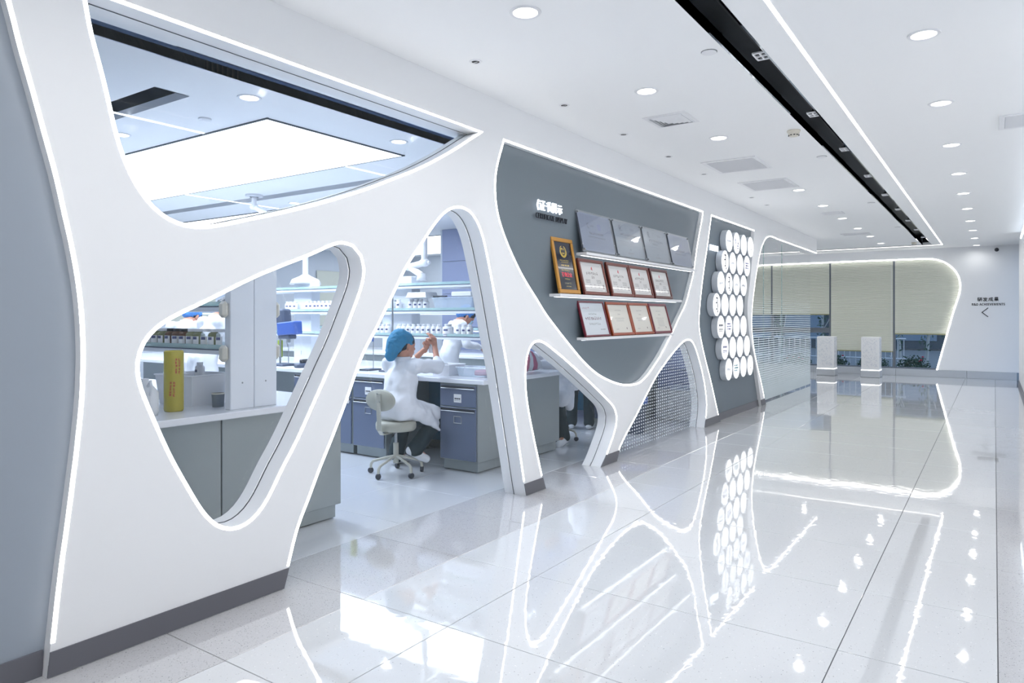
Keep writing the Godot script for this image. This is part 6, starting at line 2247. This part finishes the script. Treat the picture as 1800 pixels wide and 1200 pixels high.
# ---------------------------------------------------------------- lobby
func build_lobby():
	for e in [[-3.33, "white patterned pedestal on the left, beside the glass corner"], [-2.37, "white patterned pedestal on the right, before the long blind"]]:
		var t := thing("display_pedestal", e[1], "pedestal", Vector3(e[0], 0, -18.28), 0.0, "pedestals in front of the end window")
		var s := st()
		box(s, Vector3(0, 0.08, 0), Vector3(0.41, 0.16, 0.41), 0.012)
		obj("base_block", s, M.plinth_tile, t)
		s = st()
		box(s, Vector3(0, 0.555, 0), Vector3(0.38, 0.76, 0.38), 0.008)
		obj("lit_body", s, M.pedestal, t)
		s = st()
		box(s, Vector3(0, 0.168, 0), Vector3(0.39, 0.014, 0.39), 0.002)
		obj("led_lamp", s, glow(Color(1, 1, 1), 2.0), t)
		# raised flecks on the two visible faces
		s = st()
		var q := RandomNumberGenerator.new()
		q.seed = 9
		for k in 260:
			var u := q.randf_range(-0.15, 0.15)
			var y := q.randf_range(0.24, 0.9)
			var a := q.randf() * PI
			if k % 2:
				box(s, Vector3(u, y, 0.191), Vector3(0.03, 0.008, 0.004), 0.0, Basis(Vector3.BACK, a))
			else:
				box(s, Vector3(0.191, y, u), Vector3(0.004, 0.008, 0.03), 0.0, Basis(Vector3.RIGHT, a))
		var fl := obj("raised_flecks", s, mat(rgb(214, 220, 228), 0.5), t)
		fl.set_meta("kind", "stuff")


# ---------------------------------------------------------------- beyond the end window
func build_outside():
	var s := st()
	box_between(s, Vector3(-16, -0.2, -19.4), Vector3(8, -0.05, -40))
	var g := obj("floor_outside", s, mat(rgb(120, 124, 126), 0.9))
	g.set_meta("kind", "structure")
	# a dark building across the way
	var bd := thing("building", "dark glazed building across the street outside the end window", "building", Vector3(-4, 0, -36))
	s = st()
	box(s, Vector3(0, 5, 0), Vector3(34, 10, 1), 0.02)
	obj("facade", s, mat(rgb(70, 80, 88), 0.6), bd)
	for i in 14:
		for j in 3:
			var k := st()
			box(k, Vector3(-15 + 2.3 * i, 1.3 + 2.6 * j, 0.52), Vector3(1.7, 1.9, 0.06), 0.01)
			obj("window", k, mat(rgb(120, 138, 154), 0.15), bd)
	# railing
	var rl := thing("railing", "white metal railing outside the end window", "railing", Vector3(-5, 0, -22))
	for i in 2:
		var k := st()
		tube(k, [Vector3(-3.5, 0.25 + 0.55 * i, 0), Vector3(3.0, 0.25 + 0.55 * i, 0)], 0.02, 8)
		obj("rail", k, M.plastic_white, rl)
	for i in 44:
		var k := st()
		tube(k, [Vector3(-3.5 + 0.15 * i, -0.05, 0), Vector3(-3.5 + 0.15 * i, 0.8, 0)], 0.011, 6)
		obj("baluster", k, M.plastic_white, rl)
	# slender trees
	var leaf := mat(rgb(60, 92, 72), 0.8)
	var bark := mat(rgb(188, 192, 190), 0.8)
	var q := RandomNumberGenerator.new()
	q.seed = 31
	var says := ["slender pale-trunked tree outside the right bay, first from the left", "slender pale-trunked tree outside the right bay, second from the left", "slender pale-trunked tree outside the right bay, third from the left", "slender pale-trunked tree outside the right bay, beside the slanting LED edge", "pale-trunked tree outside behind the right pedestal", "pale-trunked tree outside by the railing"]
	var xs := [-2.6, -1.95, -1.35, -0.75, -4.0, -5.4]
	for i in 6:
		var t := thing("slender_tree", says[i], "tree", Vector3(xs[i] - 0.25, -0.05, -22.2 - 0.5 * (i % 3)), 0.0, "slender trees outside")
		var k := st()
		var lean := q.randf_range(-0.12, 0.12)
		tube(k, [Vector3(0, 0, 0), Vector3(lean * 0.5, 1.0, 0), Vector3(lean, 2.4, 0.05), Vector3(lean * 1.5, 3.6, 0)], 0.045, 8, 0.02)
		obj("trunk", k, bark, t)
		for b in 3:
			k = st()
			var y0 := q.randf_range(0.5, 1.2)
			var an := q.randf() * TAU
			tube(k, [Vector3(lean * 0.4, y0, 0), Vector3(lean * 0.4 + cos(an) * 0.17, y0 + 0.3, sin(an) * 0.2), Vector3(lean * 0.4 + cos(an) * 0.26, y0 + 0.75, sin(an) * 0.3)], 0.016, 6, 0.007)
			obj("branch", k, bark, t)
		k = st()
		for n in 420:
			var p := Vector3(clampf(q.randfn(0, 0.14), -0.27, 0.27), 2.6 + clampf(q.randfn(0, 0.5), -1.2, 1.2), clampf(q.randfn(0, 0.2), -0.5, 0.5))
			if n % 4 == 0:
				p.y = q.randf_range(0.5, 1.6)
				p.x *= 0.6
			var a := Vector3(q.randfn(0, 1), q.randfn(0, 1), q.randfn(0, 1)).normalized() * 0.05
			var c := Vector3(q.randfn(0, 1), q.randfn(0, 1), q.randfn(0, 1)).cross(a).normalized() * 0.022
			tri(k, p - a, p + c, p + a)
			tri(k, p - a, p + a, p - c)
		var lf := obj("leaves", k, leaf, t)
		lf.set_meta("kind", "stuff")
	# low shrubs with some red flowers
	for i in 5:
		var t := thing("flowering_shrub", "low shrub with red flowers outside the end window, %s from the left" % ["first", "second", "third", "fourth", "fifth"][i], "shrub", Vector3(-4.6 + 0.95 * i, -0.05, -21.0), 0.0, "shrubs outside")
		var k := st()
		for n in 500:
			var d := Vector3(q.randfn(0, 1), absf(q.randfn(0, 1)), q.randfn(0, 1)).normalized() * q.randf_range(0.15, 0.36)
			var p := Vector3(0, 0.1, 0) + d * Vector3(1.2, 1, 0.8)
			var a := Vector3(q.randfn(0, 1), q.randfn(0, 1), q.randfn(0, 1)).normalized() * 0.04
			var c := Vector3(q.randfn(0, 1), q.randfn(0, 1), q.randfn(0, 1)).cross(a).normalized() * 0.02
			tri(k, p - a, p + c, p + a)
			tri(k, p - a, p + a, p - c)
		var lf := obj("leaves", k, leaf, t)
		lf.set_meta("kind", "stuff")
		for n in 4:
			k = st()
			var an := q.randf() * TAU
			lathe(k, [Vector2(0, 0), Vector2(0.03, 0.015), Vector2(0.022, 0.04), Vector2(0, 0.045)], Transform3D(Basis.IDENTITY, Vector3(cos(an) * 0.25, q.randf_range(0.25, 0.42), 0.15 + sin(an) * 0.08)), 8)
			obj("flower", k, mat(rgb(190, 60, 80), 0.7), t)
